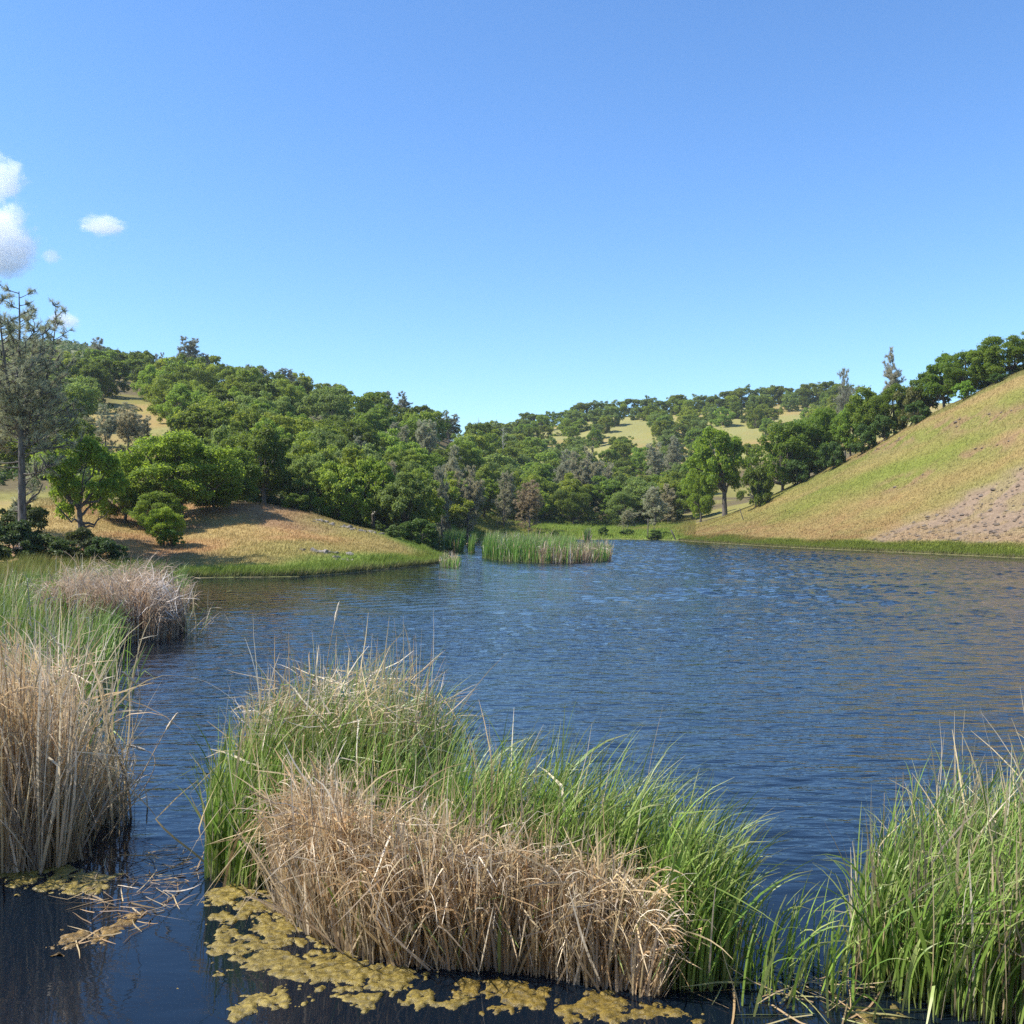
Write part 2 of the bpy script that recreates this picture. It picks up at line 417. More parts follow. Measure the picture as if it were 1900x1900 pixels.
def ground_material():
    m, nt, out = new_mat('dry_hill_ground')
    L = nt.links.new
    a = nd(nt, 'ShaderNodeAttribute', attribute_name='Col')
    bare = nd(nt, 'ShaderNodeAttribute', attribute_name='bare')
    tc = nd(nt, 'ShaderNodeTexCoord')
    n1 = nd(nt, 'ShaderNodeTexNoise'); n1.inputs['Scale'].default_value = 1.6; n1.inputs['Detail'].default_value = 8; n1.inputs['Roughness'].default_value = .65
    n2 = nd(nt, 'ShaderNodeTexNoise'); n2.inputs['Scale'].default_value = 7.0; n2.inputs['Detail'].default_value = 5
    L(tc.outputs['Object'], n1.inputs['Vector']); L(tc.outputs['Object'], n2.inputs['Vector'])
    mr = nd(nt, 'ShaderNodeMapRange'); mr.inputs['From Min'].default_value = .3; mr.inputs['From Max'].default_value = .7
    mr.inputs['To Min'].default_value = .72; mr.inputs['To Max'].default_value = 1.25
    L(n1.outputs['Fac'], mr.inputs['Value'])
    mr2 = nd(nt, 'ShaderNodeMapRange'); mr2.inputs['From Min'].default_value = .3; mr2.inputs['From Max'].default_value = .7
    mr2.inputs['To Min'].default_value = .85; mr2.inputs['To Max'].default_value = 1.15
    L(n2.outputs['Fac'], mr2.inputs['Value'])
    mm = nd(nt, 'ShaderNodeMath', operation='MULTIPLY'); L(mr.outputs[0], mm.inputs[0]); L(mr2.outputs[0], mm.inputs[1])
    mul = nd(nt, 'ShaderNodeVectorMath', operation='SCALE'); L(a.outputs['Color'], mul.inputs[0]); L(mm.outputs[0], mul.inputs['Scale'])
    p = nd(nt, 'ShaderNodeBsdfPrincipled'); p.inputs['Roughness'].default_value = .95; p.inputs['Specular IOR Level'].default_value = .1
    L(mul.outputs[0], p.inputs['Base Color'])
    b = nd(nt, 'ShaderNodeBump'); b.inputs['Distance'].default_value = .35
    st = nd(nt, 'ShaderNodeMapRange'); st.inputs['To Min'].default_value = .14; st.inputs['To Max'].default_value = .75
    L(bare.outputs['Fac'], st.inputs['Value']); L(st.outputs[0], b.inputs['Strength'])
    ad = nd(nt, 'ShaderNodeMath', operation='ADD'); L(n1.outputs['Fac'], ad.inputs[0]); 
    sc = nd(nt, 'ShaderNodeMath', operation='MULTIPLY'); sc.inputs[1].default_value = .35
    L(n2.outputs['Fac'], sc.inputs[0]); L(sc.outputs[0], ad.inputs[1])
    L(ad.outputs[0], b.inputs['Height']); L(b.outputs[0], p.inputs['Normal'])
    L(p.outputs[0], out.inputs['Surface'])
    return m
M['ground'] = ground_material()

def build_terrain():
    ys = [-30, -22, -15, -10, -6, -3, -1, 0.5, 1.5, 2.5, 3.5, 4.5, 5.2, 6]
    y = 6.0
    while y < 60: y *= 1.06; ys.append(y)
    while y < 235: y += 0.62 if y < 205 else 1.2; ys.append(y)
    while y < 1300: y *= 1.0085; ys.append(y)
    ys = np.array(ys)
    t = np.concatenate([np.linspace(-1.9, -.50, 40)[:-1], np.linspace(-.50, .50, 460), np.linspace(.50, 1.9, 50)[1:]])
    Yg, Tg = np.meshgrid(ys, t, indexing='ij')
    Xg = Tg * (Yg + 34)
    Zg = ground(Xg, Yg)
    c, b = cover(Xg, Yg)
    ny, nx = Yg.shape
    idx = np.arange(ny * nx).reshape(ny, nx)
    Fq = np.stack([idx[:-1, :-1], idx[:-1, 1:], idx[1:, 1:], idx[1:, :-1]], -1).reshape(-1, 4)
    me = mesh_np('terrain', np.stack([Xg, Yg, Zg], -1), Fq, M['ground'], cols=c, smooth=True, attrs={'bare': b})
    o = link('terrain', me)
    tag(o, 'rolling grassy hills around the pond', None, None, 'structure')
build_terrain()

# ------------------------------------------------------------------ water
def water_material():
    m, nt, out = new_mat('pond_water')
    L = nt.links.new
    tc = nd(nt, 'ShaderNodeTexCoord')
    ch = nd(nt, 'ShaderNodeAttribute', attribute_name='chop')
    def noise(scale, sx, sy, rot, detail, rough=.5, dist=0.0):
        mp = nd(nt, 'ShaderNodeMapping'); mp.inputs['Scale'].default_value = (sx, sy, 1); mp.inputs['Rotation'].default_value = (0, 0, rot)
        L(tc.outputs['Object'], mp.inputs[0])
        n = nd(nt, 'ShaderNodeTexNoise'); n.inputs['Scale'].default_value = scale; n.inputs['Detail'].default_value = detail
        n.inputs['Roughness'].default_value = rough; n.inputs['Distortion'].default_value = dist
        L(mp.outputs[0], n.inputs['Vector'])
        return n.outputs['Fac']
    a = noise(1.5, .42, 1.35, R(8), 3, .5, .3)
    b = noise(4.6, .5, 1.2, R(-10), 3, .5, .2)
    c = noise(.35, .7, 1.3, R(5), 2)
    def mul(x, k):
        n = nd(nt, 'ShaderNodeMath', operation='MULTIPLY'); L(x, n.inputs[0]); n.inputs[1].default_value = k; return n.outputs[0]
    def add(x, y):
        n = nd(nt, 'ShaderNodeMath', operation='ADD'); L(x, n.inputs[0]); L(y, n.inputs[1]); return n.outputs[0]
    h = add(add(mul(a, .060), mul(b, .036)), mul(c, .01))
    hm = nd(nt, 'ShaderNodeMath', operation='MULTIPLY'); L(h, hm.inputs[0]); L(ch.outputs['Fac'], hm.inputs[1])
    bp = nd(nt, 'ShaderNodeBump'); bp.inputs['Strength'].default_value = 1.0; bp.inputs['Distance'].default_value = 1.0
    L(hm.outputs[0], bp.inputs['Height'])
    p = nd(nt, 'ShaderNodeBsdfPrincipled')
    p.inputs['Base Color'].default_value = (.004, .008, .014, 1)
    p.inputs['Roughness'].default_value = .03
    p.inputs['IOR'].default_value = 1.333
    L(bp.outputs[0], p.inputs['Normal'])
    L(p.outputs[0], out.inputs['Surface'])
    return m
M['water'] = water_material()

def wave_height(X, Y, lam_min):
    """sum of wind waves crossing the pond, metres"""
    gw = np.random.default_rng(77)
    h = np.zeros_like(X)
    for lam in (.30, .34, .38, .43, .48, .54, .6, .68, .78, .9, 1.15, 1.35, 1.6):
        for r_ in range(3):
            th = R(-62) + gw.normal() * .62
            a = .0034 * lam * (1 if lam < .7 else .55) * (.5 + 1.0 * gw.random()); ph = gw.random() * 6.28
            if lam < lam_min: continue
            if lam_min > 1: a *= 4.0
            k = 2 * np.pi / lam
            # each train of waves comes in patches
            h = h + a * np.sin(k * (np.cos(th) * X + np.sin(th) * Y) + ph + 2.4 * np.sin(X * .21 + r_) + 2.0 * np.sin(Y * .27 + lam * 5)) * (.4 + 1.2 * vnoise(X / 3.1 + lam * 9, Y / 2.2 + r_ * 5, 7 + r_))
    return h

def chop_at(X, Y):
    d = polydist(X, Y, LAKE)
    # wind chop: sheltered water lies calm beside the near reeds, under the knoll and by the far banks
    chop = .50 + .35 * sstep(9, 26, Y) + .65 * sstep(27, 58, Y)
    chop = chop * lerp(.10, 1, sstep(10.2, 13.5, Y + np.where(X < -2.5, -.9 * (1 - sstep(-4.2, -2.5, X)), 0.4)))
    lee = sstep(34, 8, np.hypot((X + 17) / 1.1, (Y - 60) / 1.0))
    chop = chop * (1 - .72 * lee)
    chop = chop * lerp(.38, 1, sstep(0, 12, d + (Y < 30) * 14))
    return chop * (.50 + 1.0 * fbm(X / 15, Y / 8, 3, 3))

def build_water():
    def sheet(xs, ys, lam):
        Y, X = np.meshgrid(ys, xs, indexing='ij')
        c = chop_at(X, Y)
        h = wave_height(X, Y, lam) * c
        # both sheets meet in still level at the seam
        h = h * sstep(0, .4, np.abs(Y - 42))
        ny, nx = Y.shape
        idx = np.arange(ny * nx).reshape(ny, nx)
        Fq = np.stack([idx[:-1, :-1], idx[:-1, 1:], idx[1:, 1:], idx[1:, :-1]], -1).reshape(-1, 4)
        return np.stack([X, Y, h], -1).reshape(-1, 3), Fq, c.ravel()
    v1, f1, c1 = sheet(np.arange(-18, 23.01, .09), np.arange(4.5, 42.01, .08), 0.29)
    v2, f2, c2 = sheet(np.arange(-30, 56, .36), np.arange(42, 196, .30), 1.1)
    v3, f3, c3 = sheet(np.arange(22.95, 56, 1.0), np.arange(4.5, 42.01, 1.25), 3.0)
    V = np.concatenate([v1, v2, v3]); Fq = np.concatenate([f1, f2 + len(v1), f3 + len(v1) + len(v2)])
    me = mesh_np('water', V, Fq, M['water'], smooth=True, attrs={'chop': np.concatenate([c1, c2, c3])})
    tag(link('water', me), 'wind rippled blue pond water', None, None, 'structure')
build_water()

# ------------------------------------------------------------------ tree makers
class Tubes:
    def __init__(s): s.V = []; s.Q = []; s.n = 0
    def add(s, pts, rad, k=6):
        pts = np.asarray(pts, float); rad = np.asarray(rad, float)
        n = len(pts)
        T = np.gradient(pts, axis=0); T /= np.linalg.norm(T, axis=1)[:, None] + 1e-9
        ref = np.array([0.31, 0.95, 0.05])
        A = np.cross(T, ref); A /= np.linalg.norm(A, axis=1)[:, None] + 1e-9
        B = np.cross(T, A)
        an = np.arange(k) * 2 * np.pi / k
        V = pts[:, None] + rad[:, None, None] * (A[:, None] * np.cos(an)[None, :, None] + B[:, None] * np.sin(an)[None, :, None])
        i = np.arange(n * k).reshape(n, k) + s.n
        q = np.stack([i[:-1], np.roll(i, -1, 1)[:-1], np.roll(i, -1, 1)[1:], i[1:]], -1).reshape(-1, 4)
        s.V.append(V.reshape(-1, 3)); s.Q.append(q); s.n += n * k
    def mesh(s, name, mat):
        return mesh_np(name, np.concatenate(s.V), np.concatenate(s.Q), mat, smooth=True)

def cards(P, N, size, g, aspect=1.6):
    """leaf-sized diamond faces at P facing N"""
    n = len(P)
    N = N / (np.linalg.norm(N, axis=1)[:, None] + 1e-9)
    r = g.normal(size=(n, 3))
    A = np.cross(N, r); A /= np.linalg.norm(A, axis=1)[:, None] + 1e-9
    B = np.cross(N, A)
    s = size * (.6 + .8 * g.random(n))[:, None]
    bend = N * s * (g.random(n)[:, None] - .5) * .5
    V = np.stack([P - A * s * .5 * aspect ** .5, P - B * s * .5 / aspect ** .5 + bend, P + A * s * .5 * aspect ** .5, P + B * s * .5 / aspect ** .5 + bend], 1)
    return V.reshape(-1, 3), np.arange(4 * n).reshape(n, 4)

def bezier(p0, p1, p2, n):
    t = np.linspace(0, 1, n)[:, None]
    return (1 - t) ** 2 * p0 + 2 * t * (1 - t) * p1 + t * t * p2

def oak(seed, H=9.0, W=9.5, n=12000, leaf=.3, nl=46, base=.30, open_=0.0, trunk_r=.26, lean=0.0, irr=.35):
    g = np.random.default_rng(seed)
    zc_ = H * (base + (1 - base) * .42)
    rx, rz = W / 2 * .80, H * (1 - base) * .5 * .86
    lobes = []
    tries = 0
    wa, wb_, wc = g.random(3) * 6.28
    while len(lobes) < nl and tries < 6000:
        tries += 1
        d = g.normal(size=3); d /= np.linalg.norm(d)
        if d[2] < -.88: continue
        az = math.atan2(d[1], d[0])
        warp = 1 + irr * (.5 * math.sin(az + wa) + .35 * math.sin(2 * az + wb_) + .25 * math.sin(3 * az + wc + 3 * d[2]))
        rr = (.50 + .50 * g.random() ** .5) * warp
        c = np.array([d[0] * rx * rr, d[1] * rx * rr, zc_ + d[2] * rz * (.5 + .5 * rr) * (1 + irr * .4 * math.sin(2 * az + wc))])
        c[:2] *= (1.0 + .12 * g.normal()) * (1.06 if d[2] < .1 else 1.0)
        lr = (.045 + .085 * g.random() ** 1.5) * W * (1.05 if d[2] > .2 else .9)
        if g.random() < .12: c[:2] *= 1.15; c[2] += .05 * H; lr *= .7           # boughs that reach out of the crown
        if all(np.linalg.norm(c - q[:3]) > .62 * (lr + q[3]) * (.82 if not open_ else 1.1) for q in lobes):
            lobes.append(np.array([*c, lr]))
    Lb = np.array(lobes)
    w = Lb[:, 3] ** 2; w /= w.sum()
    k = g.choice(len(Lb), n, p=w)
    d = g.normal(size=(n, 3)); d /= np.linalg.norm(d, axis=1)[:, None]
    flip = (d[:, 2] < -.1) & (g.random(n) < .6); d[flip, 2] *= -1
    rad = Lb[k, 3] * (.55 + .5 * g.random(n) ** .6)
    P = Lb[k, :3] + d * rad[:, None] * np.array([1.12, 1.12, .78])
    # twigs that stick out beyond the lobes
    P += g.normal(size=P.shape) * .17 * (g.random(n)[:, None] < .35) * W / 9
    if lean: P[:, 0] += lean * np.clip(P[:, 2] / H, 0, 1) ** 1.5
    N = d * .7 + np.array([0, 0, .40]) + g.normal(size=(n, 3)) * .75
    V, Q = cards(P, N, leaf, g)
    crown = mesh_np('oak_crown', V, Q, M['oak_leaf'])
    T = Tubes()
    top = np.array([g.normal() * .25, g.normal() * .25, H * (base + .12)])
    T.add([(0, 0, -.5), (0, 0, .05), top * .35 + g.normal(size=3) * .05, top * .7, top], np.array([1.7, 1.25, 1, .85, .75]) * trunk_r, 8)
    order = np.argsort(-Lb[:, 3])[:max(10, nl // 3)]
    for j in order:
        e = Lb[j, :3].copy()
        if lean: e[0] += lean * np.clip(e[2] / H, 0, 1) ** 1.5
        st = top * (.55 + .45 * g.random())
        mid = (st + e) / 2 + np.array([e[0] * .12, e[1] * .12, -.1 * H * g.random() * (1 if e[2] > st[2] + 1 else -1)])
        pts = bezier(st, mid, e, 6)
        pts[1:-1] += g.normal(size=(4, 3)) * .10
        T.add(pts, np.linspace(.55, .10, 6) * trunk_r, 5)
    return crown, T.mesh('oak_trunk', M['bark'])

def needles(P, D, k, length, width, g):
    """tufts of k thin needle faces round every twig end"""
    n = len(P)
    P = np.repeat(P, k, 0); D = np.repeat(D, k, 0)
    d = D + g.normal(size=(n * k, 3)) * .75 + np.array([0, 0, .15]); d /= np.linalg.norm(d, axis=1)[:, None]
    s = np.cross(d, g.normal(size=(n * k, 3))); s /= np.linalg.norm(s, axis=1)[:, None] + 1e-9
    Lh = length * (.6 + .6 * g.random(n * k))[:, None]
    b = P + g.normal(size=P.shape) * .05
    V = np.stack([b - s * width / 2, b + s * width / 2, b + d * Lh], 1)
    return V.reshape(-1, 3), np.arange(3 * n * k).reshape(-1, 3)

def pine(seed, H=14.0, W=6.0, base=.22, tufts=1100, k=9, nlen=.42, nwid=.06, leaders=2, trunk_r=.22, lean=.3, flat=.35, nbr=46):
    g = np.random.default_rng(seed)
    T = Tubes(); TP = []; TD = []
    stems = []
    bend = np.array([lean * g.normal(), lean * g.normal(), 0])
    main = np.array([bend * t ** 2 * 2 + np.array([0, 0, t * H]) for t in np.linspace(0, 1, 12)])
    main[1:, :2] += np.cumsum(g.normal(size=(11, 2)) * .05, 0)
    stems.append((main, trunk_r, base))
    for i in range(leaders):
        f = .30 + .25 * g.random()
        st = np.array([np.interp(f, np.linspace(0, 1, 12), main[:, j]) for j in range(3)])
        a = g.random() * 6.28
        out = np.array([math.cos(a), math.sin(a), 0]) * W * (.16 + .14 * g.random())
        tp = H * (.78 + .2 * g.random())
        pts = bezier(st, st + out * .9 + np.array([0, 0, (tp - st[2]) * .3]), np.array([st[0] + out[0] * 1.3, st[1] + out[1] * 1.3, tp]), 10)
        stems.append((pts, trunk_r * .6, .1))
    T.add(np.vstack([[0, 0, -.5], main]), np.concatenate([[trunk_r * 1.4], np.linspace(1.15, .10, 12) * trunk_r]), 8)
    for pts, r, b in stems[1:]:
        T.add(pts, np.linspace(1, .15, len(pts)) * r, 6)
    nb = int(nbr / (1 + leaders * .5))
    for pts, r, b0 in stems:
        zt = pts[-1, 2]
        for i in range(nb):
            f = b0 + (1 - b0) * ((i + g.random()) / nb)
            j = f * (len(pts) - 1); j0 = min(int(j), len(pts) - 2); st = lerp(pts[j0], pts[j0 + 1], j - j0)
            hrel = st[2] / H
            prof = min(1, max(.22, (1.12 - hrel) / (1 - flat) * .9)) * (.55 + .45 * min(1, hrel / .35))
            ln = W * .5 * prof * (.5 + .6 * g.random()) * (1 if len(pts) == 12 else .75) + .3
            a = g.random() * 6.28
            d = np.array([math.cos(a), math.sin(a), 0])
            up = (.15 + .5 * hrel + .2 * g.normal())
            e = st + d * ln + np.array([0, 0, ln * up])
            mid = (st + e) / 2 + np.array([0, 0, -.14 * ln])
            bp = bezier(st, mid, e, 6)
            T.add(bp, np.linspace(.22, .06, 6) * trunk_r * (.5 + .5 * prof), 4)
            nsub = int(3 + ln * 2.2)
            for q in range(nsub):
                t = .35 + .65 * g.random()
                p = (1 - t) ** 2 * st + 2 * t * (1 - t) * mid + t * t * e
                dd = d * .6 + g.normal(size=3) * .6 + np.array([0, 0, .45]); dd /= np.linalg.norm(dd)
                l2 = (.25 + .5 * g.random()) * ln * .45
                ee = p + dd * l2
                T.add(np.array([p, (p + ee) / 2 + g.normal(size=3) * .04, ee]), np.array([.045, .035, .02]) * (trunk_r / .22), 3)
                for w_ in (1.0, .75, .5):
                    TP.append(p + dd * l2 * w_ + g.normal(size=3) * .07); TD.append(dd)
    TP = np.array(TP); TD = np.array(TD)
    if len(TP) > tufts:
        sel = g.choice(len(TP), tufts, replace=False); TP = TP[sel]; TD = TD[sel]
    V, Q = needles(TP, TD, k, nlen, nwid, g)
    crown = mesh_np('pine_crown', V, Q, M['pine_needle'])
    return crown, T.mesh('pine_trunk', M['pine_bark'])

def bare_tree(seed, H=8.0, mat='dead_wood', spread=.5, r=.16):
    g = np.random.default_rng(seed)
    T = Tubes()
    main = np.array([[0, 0, t * H] for t in np.linspace(0, 1, 9)]); main[1:, :2] += np.cumsum(g.normal(size=(8, 2)) * .06, 0)
    T.add(np.vstack([[0, 0, -.4], main]), np.concatenate([[r * 1.3], np.linspace(1, .15, 9) * r]), 6)
    for i in range(20):
        f = .35 + .62 * g.random(); j = f * 8; j0 = min(int(j), 7); st = lerp(main[j0], main[j0 + 1], j - j0)
        a = g.random() * 6.28; ln = H * .3 * spread * 2 * (1.1 - f) * (.6 + .6 * g.random())
        d = np.array([math.cos(a), math.sin(a), .5 + .4 * g.random()])
        e = st + d * ln
        T.add(bezier(st, (st + e) / 2 + g.normal(size=3) * .1 * ln, e, 5), np.linspace(.35, .08, 5) * r, 4)
        for q in range(3):
            p = lerp(st, e, .4 + .6 * g.random()); e2 = p + (d * .5 + g.normal(size=3) * .5) * ln * .4
            T.add([p, (p + e2) / 2 + g.normal(size=3) * .03, e2], np.array([.15, .1, .05]) * r, 3)
    return T.mesh('bare_trunk', M[mat])

OAK_NEAR = [oak(100 + i, 9, 10.0, 34000, .185, 95, .14) for i in range(3)]
OAK_MID = [oak(120 + i, 9, (10.2, 9.4, 8.4, 10.6)[i % 4], 17000, .24, (84, 60, 74, 50, 90)[i % 5], (.02, .12, .2, .06)[i % 4], irr=(.3, .55, .4, .6)[i % 4], open_=(0, 0, 1, 0, 0, 1, 0, 0)[i], trunk_r=.24) for i in range(8)]
OAK_FAR = [oak(140 + i, 9, 10.5, 7500, .36, (64, 46, 56, 40, 60)[i], (-.12, .0, -.1, .05, -.05)[i], irr=(.3, .6, .45, .5, .4)[i]) for i in range(5)]
SHRUB = []
for i in range(3):
    cr, tr = oak(160 + i, 3.2, 4.4, 9000, .15, 40, .04, trunk_r=.10)
    cr.materials[0] = M['shrub_leaf']; SHRUB.append((cr, tr))
PINE_FAR = [pine(200 + i, 13, 6.2, .08, 5200, 14, .48, .055, 1 + i % 3, nbr=80) for i in range(4)]

zed = lambda x, y: float(ground(np.array([x]), np.array([y]))[0])

def plant_tree(kind, x, y, H, W, label, group, name, cat='tree', tint=(1, 1, 1), rz=None, src=None, tilt=(0, 0), parts=('trunk', 'crown')):
    crown, trunk = src
    ref_h, ref_w = {'oak': (9, 10.0), 'shrub': (3.2, 4.4), 'pine': (13, 6.2)}[kind]
    z = zed(x, y)
    o = thing(name, (x, y, z - .05), label, cat, group, random.uniform(0, 6.28) if rz is None else rz)
    o.rotation_euler[0], o.rotation_euler[1] = tilt
    sx = W / ref_w
    o.scale = (sx, sx, H / ref_h)
    t = link(parts[0], trunk, o)
    c = link(parts[1], crown, o)
    c.color = (*tint, 1)
    return o

def oak_tint(g=random):
    k = g.random()
    if k < .22:                                         # grey green blue oak
        a = g.uniform(.85, 1.1); return (a * 1.02, a * .96, a * 1.7)
    if k < .40:                                         # dark live oak
        a = g.uniform(.55, .75); return (a * 1.05, a, a)
    a = g.uniform(.80, 1.18); w = g.uniform(-.06, .22)
    return (a * (1 + w), a, a * (1 - w * .5))

def pine_tint(g=random):
    a = g.uniform(1.15, 1.5); w = g.uniform(-.03, .1)
    return (a * (1 + w), a * .98, a * (.86 - w * .4))


# ------------------------------------------------------------------ landmark trees
def top_h(u, v_top, Y):
    x = (u - U0) / F * Y
    return x, Y, H0 + Y * (V0 - v_top) / F - zed(x, Y)

ELL = []                                                # what every crown covers, seen from the bank
TAKEN = []                                              # (x, y, radius) of the trees already planted
def landmark(kind, u, Y, v_top, wpx, label, group, name, src, cat='tree', tint=(1, 1, 1), rz=None, tilt=(0, 0)):
    x, y, h = top_h(u, v_top, Y)
    W = wpx * Y / F
    TAKEN.append((x, y, W * .42))
    ELL.append((u, v_top + h * F / Y * (.42 if kind != 'pine' else 9), wpx * .40, h * F / Y * .40, Y))
    return plant_tree(kind, x, y, max(h, .8), W, label, group, name, cat, tint, rz, src, tilt)

# the tall grey pine on the left bank, several leaders, airy crown
bp = pine(301, 19.0, 9.4, .17, 4000, 11, .40, .028, 4, .28, .25, .25, 130)
x, y, h = top_h(45, 545, 72)
o = thing('grey_pine', (x, y, zed(x, y) - .05), 'tall airy grey pine with a dark trunk at the left edge', 'tree')
o.scale = (1, 1, h / 19.0)
link('trunk', bp[1], o); link('crown', bp[0], o).color = (1.2, 1.24, 1.06, 1)
T = Tubes()
T.add([(0.1, 0, 3.6), (.7, -.3, 4.2), (1.2, -.4, 4.5), (1.5, -.4, 5.2)], [.09, .08, .06, .03], 6)
lb = link('broken_limb', T.mesh('broken_limb', M['pine_bark']), o); lb['label'] = 'bare broken limb on the lower trunk'
TAKEN.append((x, y, 3))
bp2 = pine(302, 15.0, 7.4, .20, 5500, 13, .40, .034, 2, .2, .3, .3, 90)
x, y, h = top_h(-30, 600, 80)
o = thing('grey_pine', (x, y, zed(x, y) - .05), 'grey pine cut by the left edge behind the tallest pine', 'tree'); o.scale = (1, 1, h / 15.0)
link('trunk', bp2[1], o); link('crown', bp2[0], o).color = (1.28, 1.22, 1.0, 1)
TAKEN.append((x, y, 3))

# gnarled open oak beside the tall pine
gn = oak(311, 9, 10, 15000, .22, 30, .34, open_=1, trunk_r=.30)
o = landmark('oak', 150, 76, 803, 165, 'gnarled open oak with crooked dark limbs beside the tall grey pine', None, 'oak_tree', gn, tint=(1.15, 1.15, .9), rz=.6)
T = Tubes()
for e in ([-4.2, .2, 3.0], [3.6, -.5, 2.2], [4.8, -.2, 2.6], [-3.0, -.4, 4.9]):
    e = np.array(e); st = np.array([0, 0, 1.6 + .3 * abs(e[2] - 2)])
    p = bezier(st, (st + e) / 2 + np.array([0, 0, -.7]), e, 8); p[2:-1] += np.random.default_rng(int(abs(e[0]) * 10)).normal(size=(5, 3)) * .16
    T.add(p * [.62, .62, 1.15], np.linspace(.12, .03, 8), 6)
link('crooked_limb', T.mesh('crooked_limb', M['bark']), o)
landmark('oak', 335, 97, 795, 235, 'broad bright oak in front of the meadow, left of the knoll', None, 'oak_tree', OAK_NEAR[0], tint=(1.08, 1.06, .9))
landmark('oak', 232, 92, 868, 120, 'low dark oak between the gnarled oak and the broad bright oak', None, 'oak_tree', OAK_NEAR[1], tint=(.95, .9, .8))
landmark('oak', 425, 104, 822, 120, 'dark rounded oak at the top of the grassy knoll', None, 'oak_tree', OAK_NEAR[2], tint=(.80, .82, .75))
landmark('oak', 395, 99, 872, 105, 'low bushy oak below the broad bright oak, on the knoll', None, 'oak_tree', OAK_NEAR[1], tint=(1.0, .93, .7))
landmark('oak', 290, 90, 905, 110, 'dense low oak shading the knoll left of its crest', None, 'oak_tree', OAK_NEAR[2], tint=(.8, .8, .75))
landmark('oak', 304, 82, 936, 78, 'small young oak standing alone on the knoll above the shore', None, 'oak_tree', OAK_NEAR[0], tint=(1.2, 1.15, .8))
landmark('shrub', 318, 81.5, 975, 52, 'leafy green shrub at the foot of the small lone oak', None, 'shrub', SHRUB[0], 'shrub', tint=(1.4, 1.7, 1.0))
for i, (u, Y, vt, w, lab) in enumerate([
        (18, 66, 958, 130, 'dark shrub at the left edge below the tall pine'),
        (95, 67, 990, 120, 'dark shrub hiding the foot of the tall pine trunk'),
        (150, 70, 975, 90, 'dark shrub at the foot of the gnarled oak'),
        (200, 68, 990, 88, 'rightmost dark shrub below the gnarled oak, beside the bare ground'),
        (40, 75, 925, 120, 'higher dark shrub behind the tall pine trunk'),
        (-40, 62, 985, 120, 'dark shrub cut off by the left edge')]):
    landmark('shrub', u, Y, vt, w, lab, 'dark shrubs below the tall pine', 'shrub', SHRUB[i % 3], 'shrub', tint=(.75 + .1 * (i % 3), .8 + .08 * (i % 2), .8))
# behind the knoll
snag = oak(321, 9, 7.6, 9000, .25, 26, .42, open_=1, trunk_r=.30)
x, y, h = top_h(692, 838, 117)
o = plant_tree('oak', x, y, h, 7.4, 'leafy oak with forked bleached dead limbs behind the knoll', None, 'oak_tree', 'tree', (1.12, 1.1, .9), .4, snag)
TAKEN.append((x, y, 3))
T = Tubes()
sc_ = 9 / h
T.add(np.array([(0, -.3, 2.0), (.9, -1.0, 2.6), (1.7, -1.3, 3.1), (2.5, -1.6, 4.1), (3.0, -1.7, 5.2)]) * [1.35, 1, sc_], [.20, .17, .15, .12, .05], 6)
T.add(np.array([(2.2, -1.5, 3.7), (1.7, -1.5, 4.3), (1.1, -1.6, 4.9)]) * [1.35, 1, sc_], [.10, .08, .03], 5)
T.add(np.array([(0, -.2, 2.4), (-.4, -.7, 3.3), (-.5, -.8, 4.2)]) * [1.35, 1, sc_], [.12, .08, .03], 5)
dl = link('dead_limb', T.mesh('dead_limb', M['dead_wood']), o); dl['label'] = 'bleached bare forked limb'
dl.rotation_euler = (0, 0, -.4)
landmark('shrub', 777, 103, 958, 92, 'round dense green bush at the end of the knoll', None, 'shrub', SHRUB[1], 'shrub', tint=(1.1, 1.25, .8))
landmark('shrub', 735, 98, 972, 40, 'thin upright pale shrub left of the round bush on the knoll', None, 'shrub', SHRUB[2], 'shrub', tint=(1.6, 1.6, 1.5))
landmark('shrub', 548, 106, 912, 52, 'yellow green bush at the top of the knoll, right of the dark oak', None, 'shrub', SHRUB[0], 'shrub', tint=(1.7, 1.7, .7))
# right of the marsh
big = oak(331, 9, 9.2, 15000, .27, 54, .30, trunk_r=.34)
landmark('oak', 1345, 203, 787, 122, 'large round bright oak at the foot of the right hill', None, 'oak_tree', big, tint=(1.12, 1.12, .85))
landmark('oak', 1300, 208, 852, 66, 'loose pale green oak left of the large round oak', None, 'oak_tree', OAK_NEAR[1], tint=(1.25, 1.2, .9))
landmark('shrub', 1402, 184, 862, 62, 'round olive bush standing on the crest of the right hill', None, 'shrub', SHRUB[2], 'shrub', tint=(1.5, 1.4, .6))

CREST = [(1452, 190, 778, 98, .8), (1500, 192, 768, 92, .75), (1535, 196, 752, 78, .95), (1578, 190, 738, 78, 1.05), (1613, 188, 715, 74, .95), (1648, 184, 708, 70, .8),
         (1722, 181, 676, 74, .78), (1752, 176, 652, 80, .85), (1795, 172, 642, 84, .78), (1838, 169, 628, 82, .9), (1880, 166, 612, 84, .85), (1925, 163, 603, 84, .8), (1975, 160, 590, 84, .8)]
NTH = ['first', 'second', 'third', 'fourth', 'fifth', 'sixth', 'seventh', 'eighth', 'ninth', 'tenth', 'eleventh', 'twelfth', 'thirteenth']
for i, (u, Y, vt, w, b) in enumerate(CREST):
    landmark('oak', u, Y, vt, w * 1.18, '%s oak up the crest of the right hill, counted from the olive bush' % NTH[i], 'oaks along the right crest', 'oak_tree',
             (OAK_MID + OAK_NEAR)[(i * 4) % 11], tint=(b * random.uniform(.9, 1.1), b, b * .85))
